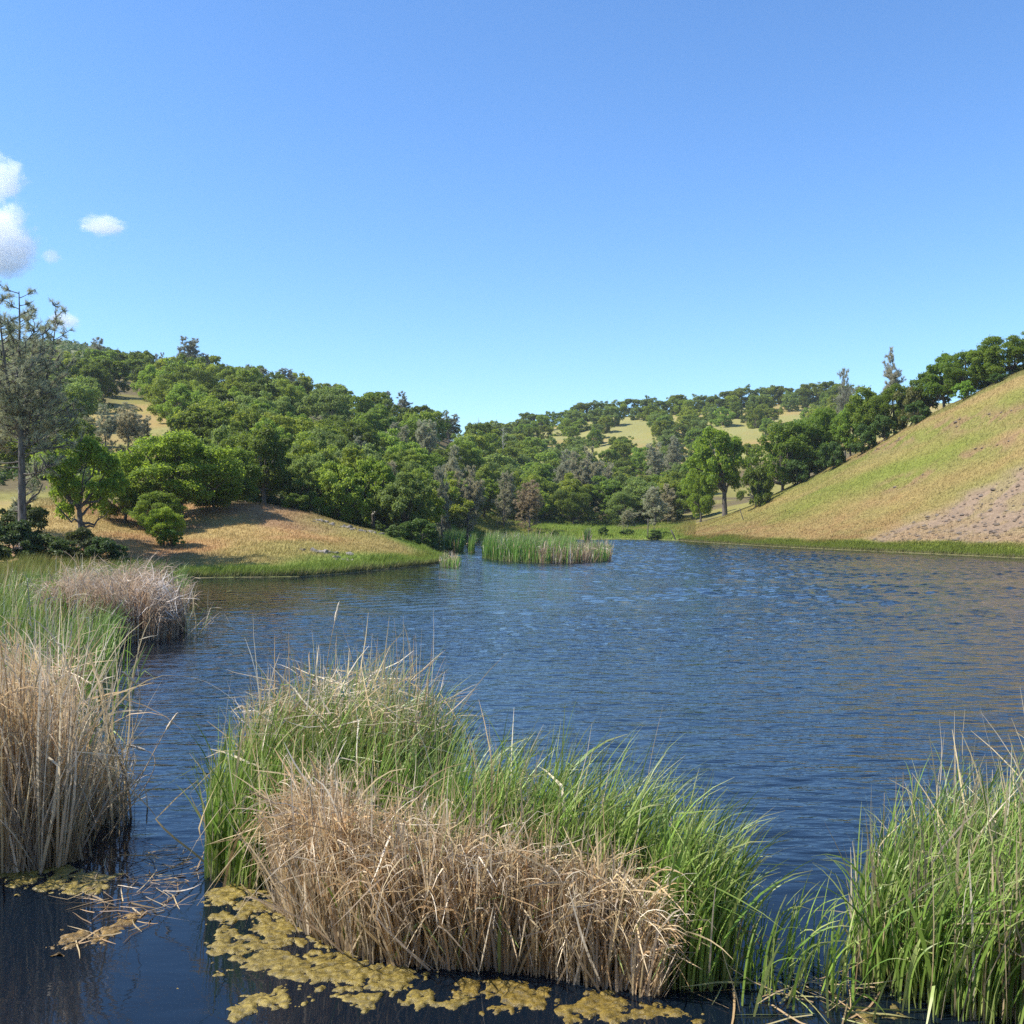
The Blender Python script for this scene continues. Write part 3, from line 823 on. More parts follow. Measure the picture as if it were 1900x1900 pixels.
landmark('shrub', 1690, 180, 712, 60, 'brownish grey tangled bush among the oaks of the right crest', None, 'shrub', SHRUB[1], 'shrub', tint=(1.9, 1.35, 1.3))
landmark('shrub', 1788, 164, 702, 44, 'bright lime young tree in front of the oaks on the right crest', None, 'young_tree', SHRUB[0], 'tree', tint=(2.2, 2.6, .9))
for i, (u, Y, vt, w) in enumerate([(1480, 186, 848, 60), (1545, 181, 815, 56), (1600, 178, 785, 58), (1640, 175, 765, 50), (1850, 160, 690, 40), (1700, 171, 742, 50)]):
    landmark('shrub', u, Y, vt, w, '%s low thicket bush under the oaks of the right crest, from the left' % NTH[i], 'thicket bushes under the crest oaks', 'shrub', SHRUB[i % 3], 'shrub', tint=(1.0, 1.2, .8))
pw = pine(341, 13, 6.2, .40, 1500, 12, .45, .045, 1, .2, .5, .2, 60)
landmark('pine', 1660, 186, 652, 56, 'pale leaning grey pine rising above the right crest oaks', None, 'grey_pine', pw, tint=(1.25, 1.2, 1.15), tilt=(0, R(-7)))
pu = pine(342, 13, 8.5, .60, 1300, 12, .45, .05, 2, .2, .2, .1, 60)
landmark('pine', 1570, 235, 692, 46, 'flat topped grey pine on the skyline right of centre', None, 'grey_pine', pu, tint=(1.0, 1.0, .95))

# pines on the left skyline, named in order from the left
SKYP = [(180, 400, 628, 50), (297, 352, 655, 22), (345, 340, 626, 48), (374, 338, 656, 34), (420, 335, 690, 24), (460, 333, 691, 22), (490, 331, 697, 28), (524, 330, 697, 34), (546, 330, 712, 22), (566, 328, 721, 20),
        (620, 325, 730, 26), (718, 318, 740, 26), (746, 317, 742, 30), (832, 318, 778, 30)]
LB = ['broad dark grey pine under the far bare hilltop, left skyline', 'small grey pine left of the largest skyline pine', 'largest grey pine on the left skyline', 'lower grey pine leaning on the right of the largest skyline pine']
for i, (u, Y, vt, w) in enumerate(SKYP):
    if i >= 4: vt -= 13; w *= 1.25
    lab = LB[i] if i < 4 else '%s small skyline pine to the right of the largest one' % NTH[i - 4]
    landmark('pine', u, Y, vt, w, lab, 'grey pines on the left skyline', 'grey_pine', PINE_FAR[i % 4], tint=(.95, .97, .92))
for i, (u, Y, vt) in enumerate([(888, 345, 774), (934, 352, 789)]):
    x, y, h = top_h(u, vt, Y)
    o = thing('dead_tree', (x, y, zed(x, y)), ['bare dead tree on the skyline above the valley gap', 'thin bare dead tree just right of the valley gap'][i], 'tree', 'bare trees at the valley gap')
    link('trunk', bare_tree(350 + i, h, 'dead_wood', .45, .17), o)
# grey pines among the oaks
SLOPE_P = [(196, 150, 753, 44, 'left of the pair of grey pines in front of the meadow'), (238, 152, 750, 56, 'larger grey pine in front of the meadow'), (262, 156, 770, 36, 'slim grey pine at the right end of the meadow pines'),
           (165, 140, 775, 50, 'grey brown pine half hidden at the left of the meadow pines'),
           (668, 168, 812, 46, 'grey pine above the oak with dead limbs'), (735, 215, 785, 46, 'left one of two grey pines high on the right end of the wooded ridge'), (790, 225, 780, 50, 'right one of two grey pines high on the right end of the wooded ridge'),
           (725, 150, 858, 42, 'low grey pine just right of the oak with dead limbs'), (842, 200, 830, 44, 'grey pine at the right foot of the wooded ridge'), (868, 188, 868, 52, 'wide grey pine beside the inlet woods'),
           (820, 150, 865, 36, 'slim grey pine behind the round bush'), (935, 212, 878, 40, 'grey pine left of the brown dying pine'),
           (1050, 265, 838, 44, 'left one of the grey pines in the valley'), (1085, 250, 833, 58, 'tallest grey pine in the middle of the valley'), (1120, 262, 858, 40, 'grey pine right of the tallest valley pine'),
           (1215, 222, 905, 52, 'grey pine at the marsh edge below the small golden clearing'), (1240, 230, 900, 40, 'grey pine near the right end of the marsh'), (1165, 214, 945, 34, 'small pale pine at the back of the marsh'),
           (1218, 330, 822, 40, 'grey pine below the far green meadow'), (1250, 340, 812, 38, 'grey pine on the lower far hill'), (330, 165, 770, 30, 'grey pine at the right edge of the meadow'),
           (420, 190, 742, 34, 'grey pine in the middle of the left oak slope'), (590, 215, 772, 30, 'grey pine in the oak slope above the knoll')]
for i, (u, Y, vt, w, lab) in enumerate(SLOPE_P):
    landmark('pine', u, Y, vt, w, lab, 'grey pines among the oaks', 'grey_pine', PINE_FAR[i % 4], tint=pine_tint())
landmark('pine', 982, 205, 893, 56, 'brown dying pine on the far shore behind the reed island', None, 'grey_pine', PINE_FAR[1], tint=(1.25, .98, .82))

# ------------------------------------------------------------------ the woods
CLEAR = [[(145, 766), (332, 766), (325, 800), (270, 836), (150, 836)],
         [(1014, 799), (1060, 790), (1062, 802), (1020, 810)], [(1142, 782), (1198, 778), (1206, 806), (1186, 816), (1146, 800)],
         [(1310, 806), (1330, 796), (1400, 792), (1415, 800), (1400, 808), (1320, 818)], [(1452, 766), (1485, 762), (1486, 774), (1456, 780)],
         [(1172, 893), (1212, 893), (1212, 918), (1172, 918)]]
def hides_clearing(u, v, hpx, wpx):
    for P in CLEAR:
        us = np.array([u, u, u, u - wpx * .3, u + wpx * .3, u - wpx * .4, u + wpx * .4]); vs = np.array([v - 2, v - hpx * .5, v - hpx * .92, v - hpx * .8, v - hpx * .8, v - hpx * .35, v - hpx * .35])
        if inpoly(us, vs, P).any(): return True
    return False

ZONES = [  # photo columns, distances, spacing (m), height, label of its kind, group, how many at most
    ((425, 835), (109, 128), 5.0, (6.5, 9.0), 'leafy oak in the front row of woods directly behind the knoll', 'front row of oaks behind the knoll', 40),
    ((-80, 870), (126, 215), 7.7, (7.5, 10.5), 'rounded green oak in the middle of the left wooded slope', 'oaks on the middle of the left slope', 110),
    ((-60, 905), (215, 350), 12.2, (8, 11), 'rounded green oak high on the left wooded ridge', 'oaks high on the left ridge', 95),
    ((845, 1290), (228, 272), 7.0, (8, 12.5), 'dark leafy oak on the valley floor behind the marsh', 'oaks on the valley floor behind the marsh', 45),
    ((880, 1420), (262, 415), 10.8, (8, 11), 'green oak on the lower slope of the far hill', 'oaks on the lower far hill', 54),
    ((900, 1560), (400, 548), 11.0, (7, 11), 'bluish green oak scattered on the upper far hill', 'oaks scattered on the upper far hill', 88),
]
def near_lake(x, y, m):
    a, b = np.array([x]), np.array([y])
    return bool(inpoly(a, b, LAKE)[0]) or float(polydist(a, b, LAKE)[0]) < m
g = np.random.default_rng(11)
n_tree = 0
WOODS = []
CAND = []
for zi, ((u1, u2), (y1, y2), sp, (h1, h2), lab, grp, most) in enumerate(ZONES):
    count = 0
    for t in range(9000):
        if count >= most: break
        Y = y1 + (y2 - y1) * g.random() ** .9
        u = u1 + (u2 - u1) * g.random()
        x = (u - U0) / F * Y
        if any((x - a) ** 2 + (Y - b) ** 2 < (sp * .5 + r_) ** 2 for a, b, r_ in TAKEN): continue
        if near_lake(x, Y, 3.0): continue
        z = zed(x, Y)
        uu, v = proj(x, Y, z)
        H = h1 + (h2 - h1) * g.random()
        W = H * (.78 + .48 * g.random())
        if zi == 0: W = H * .9
        hp, wp = H * F / Y, W * F / Y
        if hides_clearing(uu, v, hp, wp): continue
        if zi == 5 and fbm(np.array([x / 45]), np.array([Y / 45]), 91, 2)[0] < .28: continue
        if zi == 1 and u < 470 and Y < 134: continue
        src = OAK_MID[int(g.integers(8))] if Y < 260 else OAK_FAR[int(g.integers(5))]
        TAKEN.append((x, Y, sp * .5))
        CAND.append((Y, zi, uu, v, x, H, W, hp, wp, lab, grp, src))
        count += 1
    n_tree += count
    print('zone', zi, count)
# plant them from the front; a tree that stands wholly hidden behind nearer crowns is left out
DISC = [(0, -.9), (0, -.5), (0, 0), (-.8, -.3), (.8, -.3), (-.5, -.75), (.5, -.75), (-.6, .2), (.6, .2), (-.95, 0), (.95, 0), (-.25, -.95), (.25, -.95)]
CAND.sort(key=lambda c: c[0])
n_tree = 0
for Y, zi, uu, v, x, H, W, hp, wp, lab, grp, src in CAND:
    cu, cv, ru, rv = uu, v - hp * .54, wp * .46, hp * .44
    near = [e for e in ELL if e[4] < Y - 2 and abs(e[0] - cu) < e[2] + ru]
    vis = sum(1 for a, b in DISC if not any(((cu + a * ru - e[0]) / e[2]) ** 2 + ((cv + b * rv - e[1]) / e[3]) ** 2 < 1 for e in near))
    if vis < 2: continue
    ELL.append((cu, cv, wp * .42, hp * .40, Y))
    tn = oak_tint()
    WOODS.append((zi, uu, Y, H, tn, plant_tree('oak', x, Y, H, W, lab, grp, 'oak_tree', 'tree', tn, None, src)))
    n_tree += 1
# the row on the far skyline
SKN = ['first', 'second', 'third', 'fourth', 'fifth', 'sixth', 'seventh', 'eighth', 'ninth', 'tenth'] + ['%s' % a for a in 'eleventh twelfth thirteenth fourteenth fifteenth sixteenth seventeenth eighteenth nineteenth twentieth'.split()] + ['twenty-' + a for a in 'first second third fourth fifth sixth seventh eighth ninth'.split()] + ['thirtieth'] + ['thirty-' + a for a in 'first second third fourth fifth sixth seventh eighth ninth'.split()] + ['fortieth']
prev = 905
i = 0
while prev < 1560:
    prev += 12 + 12 * g.random()
    if 1000 < prev < 1010 or 1392 < prev < 1400: continue
    Y = 552 + 10 * g.random(); x = (prev - U0) / F * Y
    H = 8 + 4.5 * g.random()
    if hides_clearing(prev, proj(x, Y, zed(x, Y))[1], H * F / Y, 30): continue
    plant_tree('oak', x, Y, H, H * 1.15, '%s dark oak in the row along the far skyline, from the left' % SKN[i], 'oaks along the far skyline', 'oak_tree', 'tree', tuple(np.array(oak_tint()) * .85), None, OAK_FAR[i % 5])
    i += 1
print('oaks', n_tree + i)
# each tree of the woods by its tone and the landmark it stands in line with
MARKS = [(-20, 'the left edge'), (45, 'the tall grey pine'), (150, 'the gnarled oak'), (238, 'the meadow pines'), (345, 'the largest skyline pine'), (425, 'the dark knoll oak'), (485, 'the knoll crest'), (548, 'the yellow knoll bush'),
         (620, 'the mid knoll'), (692, 'the dead-limbed oak'), (777, 'the round knoll bush'), (840, 'the knoll tip'), (888, 'the bare skyline tree'), (982, 'the brown dying pine'), (1085, 'the tallest valley pine'),
         (1150, 'the small marsh pine'), (1215, 'the marsh pines'), (1300, 'the loose pale oak'), (1345, 'the large round oak'), (1402, 'the olive bush'), (1480, 'the first crest oaks'), (1570, 'the flat topped pine')]
ZN = ['front row', 'middle left slope', 'high left ridge', 'valley floor', 'lower far hill', 'upper far hill']
ORD = NTH + ['fourteenth', 'fifteenth', 'sixteenth', 'seventeenth', 'eighteenth']
bins = {}
for w in WOODS:
    k = min(range(len(MARKS)), key=lambda j: abs(MARKS[j][0] - w[1]))
    bins.setdefault((w[0], k), []).append(w)
for (zi, k), ws in bins.items():
    ws.sort(key=lambda w: w[2])
    for j, w in enumerate(ws):
        r_ = w[4]
        tone = 'yellow green' if r_[0] / r_[1] > 1.12 else ('dark' if r_[1] < .84 else ('bright green' if r_[1] > 1.03 else 'green'))
        pos = 'only one' if len(ws) == 1 else ('%s upward' % ORD[j] if j else 'lowest')
        w[5]['label'] = '%s oak, %s, %s in line with %s' % (tone, ZN[zi], pos, MARKS[k][1])
# far scrub on the bare hilltop and under the woods
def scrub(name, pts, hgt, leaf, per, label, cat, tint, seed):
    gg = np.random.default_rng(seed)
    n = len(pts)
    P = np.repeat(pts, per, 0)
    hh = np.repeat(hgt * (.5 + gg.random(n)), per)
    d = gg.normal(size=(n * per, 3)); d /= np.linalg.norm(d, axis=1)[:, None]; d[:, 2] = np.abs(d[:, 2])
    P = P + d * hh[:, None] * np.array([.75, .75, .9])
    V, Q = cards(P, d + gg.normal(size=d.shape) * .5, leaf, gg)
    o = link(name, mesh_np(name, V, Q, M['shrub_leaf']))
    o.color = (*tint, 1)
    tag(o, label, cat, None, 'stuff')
n = 2600
Y = 470 + 230 * g.random(n); u = -150 + 560 * g.random(n); x = (u - U0) / F * Y
scrub('chaparral', np.stack([x, Y, ground(x, Y)], 1), 1.7, .9, 26, 'low green scrub covering the far bare hilltop', 'scrub', (1.25, 1.35, .9), 5)
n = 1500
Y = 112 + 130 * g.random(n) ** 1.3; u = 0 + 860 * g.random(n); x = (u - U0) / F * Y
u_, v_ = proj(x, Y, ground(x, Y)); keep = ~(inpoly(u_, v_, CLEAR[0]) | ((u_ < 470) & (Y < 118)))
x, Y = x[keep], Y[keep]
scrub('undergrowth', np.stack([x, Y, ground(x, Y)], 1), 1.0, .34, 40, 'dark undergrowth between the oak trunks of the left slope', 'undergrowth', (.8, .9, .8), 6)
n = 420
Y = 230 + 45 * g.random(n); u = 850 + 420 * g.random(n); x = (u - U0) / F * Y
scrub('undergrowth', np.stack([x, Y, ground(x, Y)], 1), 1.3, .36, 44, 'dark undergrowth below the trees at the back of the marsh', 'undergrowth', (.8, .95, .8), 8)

# ------------------------------------------------------------------ grass on the banks and slopes
def ribbons(P, Wd, side, colr):
    """N blades: P (N,S+1,3) centre lines, Wd (N,S+1) widths, side (N,3) flat direction, colr (N,S+1,3)"""
    N, S1, _ = P.shape
    Tn = np.gradient(P, axis=1)
    A = np.cross(Tn, side[:, None, :]); A /= np.linalg.norm(A, axis=2)[..., None] + 1e-9
    V = np.stack([P - A * Wd[..., None] / 2, P + A * Wd[..., None] / 2], 2)          # N,S1,2,3
    idx = np.arange(N * S1 * 2).reshape(N, S1, 2)
    Q = np.stack([idx[:, :-1, 0], idx[:, :-1, 1], idx[:, 1:, 1], idx[:, 1:, 0]], -1).reshape(-1, 4)
    Cc = np.repeat(colr[:, :, None, :], 2, 2)
    return V.reshape(-1, 3), Q, Cc.reshape(-1, 3)

def grass_patch(name, x, y, hgt, wid, label, seed, boost=1.0, green=0.0):
    gg = np.random.default_rng(seed)
    z = ground(x, y)
    c, b = cover(x, y)
    keep = (z > .03) & (gg.random(len(x)) > b * .95)
    x, y, z, c = x[keep], y[keep], z[keep], c[keep]
    n = len(x)
    h = hgt * (.45 + .9 * gg.random(n)) * (.6 + .8 * fbm(x / 2.2, y / 2.2, 13, 3))
    a = gg.normal(size=n) * .9 + .2
    ln = h * (.25 + .5 * gg.random(n))
    w = wid * (.6 + .8 * gg.random(n))
    az = gg.random(n) * 6.28
    dx, dy = np.cos(az) * w / 2, np.sin(az) * w / 2
    V = np.stack([np.stack([x - dx, y - dy, z - .03], 1), np.stack([x + dx, y + dy, z - .03], 1), np.stack([x + np.cos(a) * ln, y + np.sin(a) * ln, z + h], 1)], 1)
    cc = c * boost * (.88 + .34 * gg.random(n))[:, None] * (1 + (gg.random((n, 3)) - .5) * .12)
    cc = lerp(cc, LIME, green * gg.random(n)[:, None])
    me = mesh_np(name, V, np.arange(3 * n).reshape(n, 3), M['grass'], cols=np.repeat(cc, 3, 0))
    tag(link(name, me), label, 'grass', None, 'stuff')

def spread(n, u1, u2, y1, y2, gg):
    y = y1 + (y2 - y1) * gg.random(n); u = u1 + (u2 - u1) * gg.random(n)
    return (u - U0) / F * y, y
gg = np.random.default_rng(3)
x, y = spread(110000, 60, 850, 66, 108, gg)
grass_patch('dry_grass', x, y, .17, .045, 'short golden dry grass covering the left knoll', 41)
x, y = spread(210000, 1225, 1960, 96, 200, gg)
grass_patch('hill_grass', x, y, .20, .06, 'yellow green wild grass covering the right hillside', 42)
x, y = spread(45000, 845, 1290, 180, 236, gg)
grass_patch('marsh_grass', x, y, .55, .10, 'bright green marsh grass along the far shore', 43, 1.1, .5)
# lush strip along the waterline
def strip(n, i0, i1, dmax, gg):
    L_ = np.array(LAKE[i0:i1 + 1], float); seg = np.linalg.norm(np.diff(L_, axis=0), axis=1); cum = np.concatenate([[0], np.cumsum(seg)])
    t = gg.random(n) * cum[-1]; k = np.clip(np.searchsorted(cum, t) - 1, 0, len(seg) - 1); f = (t - cum[k]) / seg[k]
    p = L_[k] + (L_[k + 1] - L_[k]) * f[:, None]
    nrm = np.stack([-(L_[k + 1] - L_[k])[:, 1], (L_[k + 1] - L_[k])[:, 0]], 1) / seg[k][:, None]
    return p, nrm
for (i0, i1, n, dm, hh, lab) in [(5, 13, 26000, 2.6, .42, 'lush green grass along the waterline of the left knoll'), (25, 32, 42000, 2.8, .34, 'lush green grass along the waterline of the right hill')]:
    p, nrm = strip(n, i0, i1, dm, gg)
    q = p + nrm * (-.1 + dm * gg.random(n) ** 1.4)[:, None]
    for_side = inpoly(q[:, 0], q[:, 1], LAKE)
    q2 = p - nrm * (-.1 + dm * gg.random(n) ** 1.4)[:, None]
    q = np.where(for_side[:, None], q2, q)
    grass_patch('shore_grass', q[:, 0], q[:, 1], hh, .06, lab, 44 + i0, 1.05, .35)
p, nrm = strip(30000, 2, 6, 6, gg)
q = p - nrm * (6 * gg.random(30000))[:, None]; ins = inpoly(q[:, 0], q[:, 1], LAKE); q = np.where(ins[:, None], p + nrm * (6 * gg.random(30000))[:, None], q)
grass_patch('bank_grass', q[:, 0], q[:, 1], .8, .05, 'tall green grass on the left bank behind the reeds', 52, 1.0, .4)

# clods and stones on the bare soil of the right hill
def clods(name, n, u1, u2, y1, y2, sz, label, mat, seed, thr=.45):
    gg = np.random.default_rng(seed)
    x, y = spread(n, u1, u2, y1, y2, gg)
    c, b = cover(x, y); k = b > thr
    x, y, c = x[k], y[k], c[k]
    z = ground(x, y); n = len(x)
    base = np.array([(1, 0, 0), (.3, .9, .1), (-.8, .5, 0), (-.7, -.6, .1), (.4, -.9, 0), (.1, .1, .8)]) ; tri = np.array([(0, 1, 5), (1, 2, 5), (2, 3, 5), (3, 4, 5), (4, 0, 5)])
    s = sz * (.35 + gg.random(n) ** 3 * 1.6)
    V = base[None] * s[:, None, None] * (.6 + .8 * gg.random((n, 6, 3))); V[..., 2] *= .75
    a = gg.random(n) * 6.28; Rx = V[..., 0] * np.cos(a)[:, None] - V[..., 1] * np.sin(a)[:, None]; Ry = V[..., 0] * np.sin(a)[:, None] + V[..., 1] * np.cos(a)[:, None]
    V = np.stack([Rx + x[:, None], Ry + y[:, None], V[..., 2] + z[:, None] - .02], -1)
    cc = np.repeat((lerp(c * .8, C(.25, .22, .19), gg.random(n)[:, None] * .6))[:, None], 6, 1)
    me = mesh_np(name, V, (tri[None] + 6 * np.arange(n)[:, None, None]).reshape(-1, 3), mat, cols=cc)
    tag(link(name, me), label, 'stones', None, 'stuff')
clods('loose_stones', 5200, 1450, 1930, 98, 170, .22, 'loose grey stones and clods on the bare lower right slope', M['grass'], 61)
# stony patches near the water on the knoll
def stone_patch(u, v, Y, ru, n, label, seed):
    gg = np.random.default_rng(seed)
    x0, y0, _ = atY(u, v, Y)
    for it in range(n):
        r_ = abs(gg.normal()) * ru; a = gg.random() * 6.28
        x, y = x0 + math.cos(a) * r_ * 1.5, y0 + math.sin(a) * r_ * .7
        s = .12 + .26 * gg.random() ** 2
        V, Fq = ROCKS[it % 4]
        me = ROCKM[it % 4]
        o = link('stone', me, STONES, (x, y, zed(x, y) - s * .15))
        o.rotation_euler = (gg.normal() * .3, gg.normal() * .3, gg.random() * 6.28); o.scale = (s * 1.3, s, s * .75)
def rock_mesh(seed):
    gg = np.random.default_rng(seed)
    import bmesh
    bm = bmesh.new(); bmesh.ops.create_icosphere(bm, subdivisions=1, radius=1)
    for v in bm.verts: v.co *= .7 + .55 * gg.random()
    me = bpy.data.meshes.new('stone'); bm.to_mesh(me); bm.free(); me.materials.append(M['stone']); return me
M['stone'] = bark_material('stone', (.13, .11, .09), (.26, .225, .19), 3)
ROCKM = [rock_mesh(i) for i in range(4)]; ROCKS = [(0, 0)] * 4
x, y, z = atY(640, 975, 98)
STONES = thing('stone_outcrop', (0, 0, 0), 'broken line of grey stones along the crest of the left knoll', 'stones')
stone_patch(595, 965, 99, .7, 16, '', 1); stone_patch(640, 978, 98, 1.0, 26, '', 2); stone_patch(680, 992, 97, .8, 18, '', 3)
STONES = thing('stone_outcrop', (0, 0, 0), 'pale grey stones low on the left knoll above the shore', 'stones')
stone_patch(600, 1022, 82, .7, 22, '', 4); stone_patch(650, 1038, 79, .9, 26, '', 5)

# weathered posts by the marsh and on the right hill
def post(u, v, Y, h, lean, r, label):
    x = (u - U0) / F * Y
    T = Tubes(); g_ = np.random.default_rng(int(u))
    T.add([(0, 0, -.4), (0, 0, .1), (lean * .5 + g_.normal() * .02, 0, h * .5), (lean, .03, h * .97), (lean * 1.02, .03, h)], [r * 1.1, r * 1.05, r, r * .9, r * .45], 7)
    o = link('fence_post', T.mesh('fence_post', M['old_post']), None, (x, Y, zed(x, Y)))
    tag(o, label, 'post', 'old posts round the marsh')
post(1202, 0, 186, 3.6, .05, .10, 'tall dark straight post at the right end of the marsh')
post(1253, 0, 179, 1.7, -.75, .12, 'short dark post leaning left at the foot of the right hill')
post(1379, 0, 176, 2.1, -.6, .07, 'thin dark leaning post below the olive bush')
post(1156, 0, 192, 2.4, .02, .05, 'thin straight post in the middle of the marsh')
post(1213, 0, 190, 1.6, .1, .07, 'short post just right of the tall marsh post')
post(923, 0, 205, 2.0, .02, .06, 'thin post behind the left end of the reed island')

# bushes in the marsh
for i, (u, Y, vt, w) in enumerate([(1118, 190, 975, 24), (1165, 192, 980, 30), (1215, 184, 982, 34), (1000, 196, 984, 24), (1235, 188, 985, 22), (940, 198, 985, 20), (1030, 190, 983, 18), (1088, 187, 988, 12)]):
    landmark('shrub', u, Y, vt, w, '%s low marsh bush from the left along the far shore' % NTH[[4, 5, 6, 1, 7, 0, 2, 3][i]], 'low bushes in the marsh', 'shrub', SHRUB[i % 3], 'shrub', tint=(1.1, 1.25, .9))

# ------------------------------------------------------------------ cattail reeds
G1, G2, G3 = C(.115, .21, .030), C(.21, .32, .055), C(.33, .39, .12)           # fresh green, mid green, pale yellow green
D1, D2, D3, D4 = C(.57, .44, .245), C(.47, .31, .16), C(.76, .66, .50), C(.46, .38, .28)     # tan, russet, bleached, grey brown

def sample_poly(poly, n, gg):
    P = np.array(poly, float); lo, hi = P.min(0), P.max(0)
    out = np.zeros((0, 2))
    while len(out) < n:
        q = lo + (hi - lo) * gg.random((n * 2, 2)); out = np.concatenate([out, q[inpoly(q[:, 0], q[:, 1], poly)]])
    return out[:n]

def bunch(roots, per, gg, pull=.5):
    """reeds grow in tussocks: pull the roots together and give every tussock its own lean, height and tone"""
    n = len(roots); k = max(3, n // per)
    cen = roots[gg.choice(n, k, replace=False)]
    idx = np.concatenate([((roots[i:i + 800, None] - cen[None]) ** 2).sum(2).argmin(1) for i in range(0, n, 800)])
    r2 = roots + (cen[idx] - roots) * pull * gg.random(n)[:, None]
    return r2, gg.random(k)[idx], (gg.random(k) * 6.28)[idx], (gg.random(k) ** 2)[idx], gg.random(k)[idx]

def bend_blades(root, L, az, phi0, phi1, p, kink_t, kink, S, gg, wob=.05):
    """centre lines that leave the root at phi0 from the vertical, curve by phi1 and may snap over at kink_t"""
    N = len(L)
    t = np.linspace(0, 1, S + 1)[None]
    phi = phi0[:, None] + phi1[:, None] * t ** p + kink[:, None] * (t > kink_t[:, None])
    phi = phi + np.cumsum(gg.normal(size=(N, S + 1)) * wob, 1)
    az_ = az[:, None] + np.cumsum(gg.normal(size=(N, S + 1)) * wob * 1.2, 1)
    st = L[:, None] / S
    d = np.stack([np.sin(phi) * np.cos(az_), np.sin(phi) * np.sin(az_), np.cos(phi)], -1) * st[..., None]
    P = np.concatenate([root[:, None], root[:, None] + np.cumsum(d[:, :-1], 1)], 1)
    P[..., 2] = np.maximum(P[..., 2], np.minimum(root[:, 2:3], .0) + .012)
    P[:, 0, 2] = root[:, 2]
    return P

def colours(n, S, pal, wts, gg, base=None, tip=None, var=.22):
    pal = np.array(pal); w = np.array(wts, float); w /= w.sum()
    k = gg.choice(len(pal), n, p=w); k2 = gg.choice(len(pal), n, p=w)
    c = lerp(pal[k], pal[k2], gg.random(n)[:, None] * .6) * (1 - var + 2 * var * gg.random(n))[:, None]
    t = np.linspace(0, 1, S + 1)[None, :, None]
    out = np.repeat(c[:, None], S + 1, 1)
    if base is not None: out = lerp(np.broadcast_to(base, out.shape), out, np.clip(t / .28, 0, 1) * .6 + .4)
    if tip is not None: out = lerp(out, np.broadcast_to(tip, out.shape), sstep(.75, 1, t) * gg.random(n)[:, None, None] * .8)
    return out

WIND = 0.0                                                # blades lean towards +X
def green_blades(roots, h, gg, S=8, w=.015, lean=.35, arch=.75, pal=(G1, G2, G3), wts=(3, 4, 2), z0=-.15):
    n = len(roots)
    b_h = b_t = np.full(n, .5); b_l = np.zeros(n)
    if n > 60: roots, b_h, b_a, b_l, b_t = bunch(roots, 26, gg)
    root = np.concatenate([roots, np.full((n, 1), z0)], 1)
    L = (h if np.ndim(h) else np.full(n, h)) * (.62 + .48 * gg.random(n)) * (.82 + .30 * b_h) - z0
    az = WIND + gg.normal(size=n) * .75
    wild = gg.random(n) < .14; az[wild] = gg.random(wild.sum()) * 6.28
    phi0 = np.abs(gg.normal(size=n)) * .10
    phi1 = lean * .5 + arch * gg.random(n) ** 1.6 + .5 * b_l
    snap = gg.random(n) < .10
    P = bend_blades(root, L, az, phi0, phi1, 1.9, .45 + .4 * gg.random(n), np.where(snap, .9 + .9 * gg.random(n), 0), S, gg, .03)
    t = np.linspace(0, 1, S + 1)[None]
    W = w * (.65 + .7 * gg.random(n))[:, None] * (np.minimum(1, .55 + 2 * t)) * (1 - t ** 3.2 * .93)
    side = np.stack([gg.normal(size=n), gg.normal(size=n), gg.normal(size=n) * .3], 1)
    return ribbons(P, W, side, colours(n, S, pal, wts, gg, base=C(.30, .30, .13), tip=C(.42, .36, .18)) * (.72 + .55 * b_t)[:, None, None])

def dead_blades(roots, h, gg, S=9, w=.013, out_dir=None, droop=.6, splay=.22, pal=(D1, D2, D3, D4), wts=(4, 3, 1.2, 2), z0=-.1, kmin=.35, wob=.05, wide_f=.08):
    n = len(roots)
    hh = h if np.ndim(h) else np.full(n, h)
    b_h = b_t = np.full(n, .5); b_l = b_a = np.zeros(n)
    if n > 60: roots, b_h, b_a, b_l, b_t = bunch(roots, 34, gg)
    hh = hh * (.72 + .48 * b_h)
    root = np.concatenate([roots, np.full((n, 1), z0)], 1)
    L = hh * (.85 + .75 * gg.random(n) ** 1.5) - z0
    az = gg.random(n) * 6.28 if out_dir is None else np.where(gg.random(n) < .7, out_dir + gg.normal(size=n) * .8, gg.random(n) * 6.28)
    phi0 = gg.normal(size=n) * splay
    own = gg.random(n) < .55; az = np.where(own, b_a + gg.normal(size=n) * .35, az); phi0 = phi0 + np.where(own, .32 * b_l, 0)
    kin = gg.random(n) < droop
    tk = np.clip(hh / L * (.72 + .30 * gg.random(n)), kmin, .97)
    phi1 = np.where(kin, .2 + .35 * gg.random(n), gg.normal(size=n) * .25)
    kink = np.where(kin, .6 + 1.5 * gg.random(n), 0)
    P = bend_blades(root, L, az, phi0, phi1, 2.2, tk, kink, S, gg, wob)
    t = np.linspace(0, 1, S + 1)[None]
    W = w * (.55 + .9 * gg.random(n))[:, None] * (1 - t ** 4 * .85)
    wide = gg.random(n) < wide_f; W[wide] *= 1.55
    side = np.stack([gg.normal(size=n), gg.normal(size=n), gg.normal(size=n) * .4], 1)
    return ribbons(P, W, side, colours(n, S, pal, wts, gg, base=C(.30, .25, .195), var=.28) * (.68 + .72 * b_t)[:, None, None])

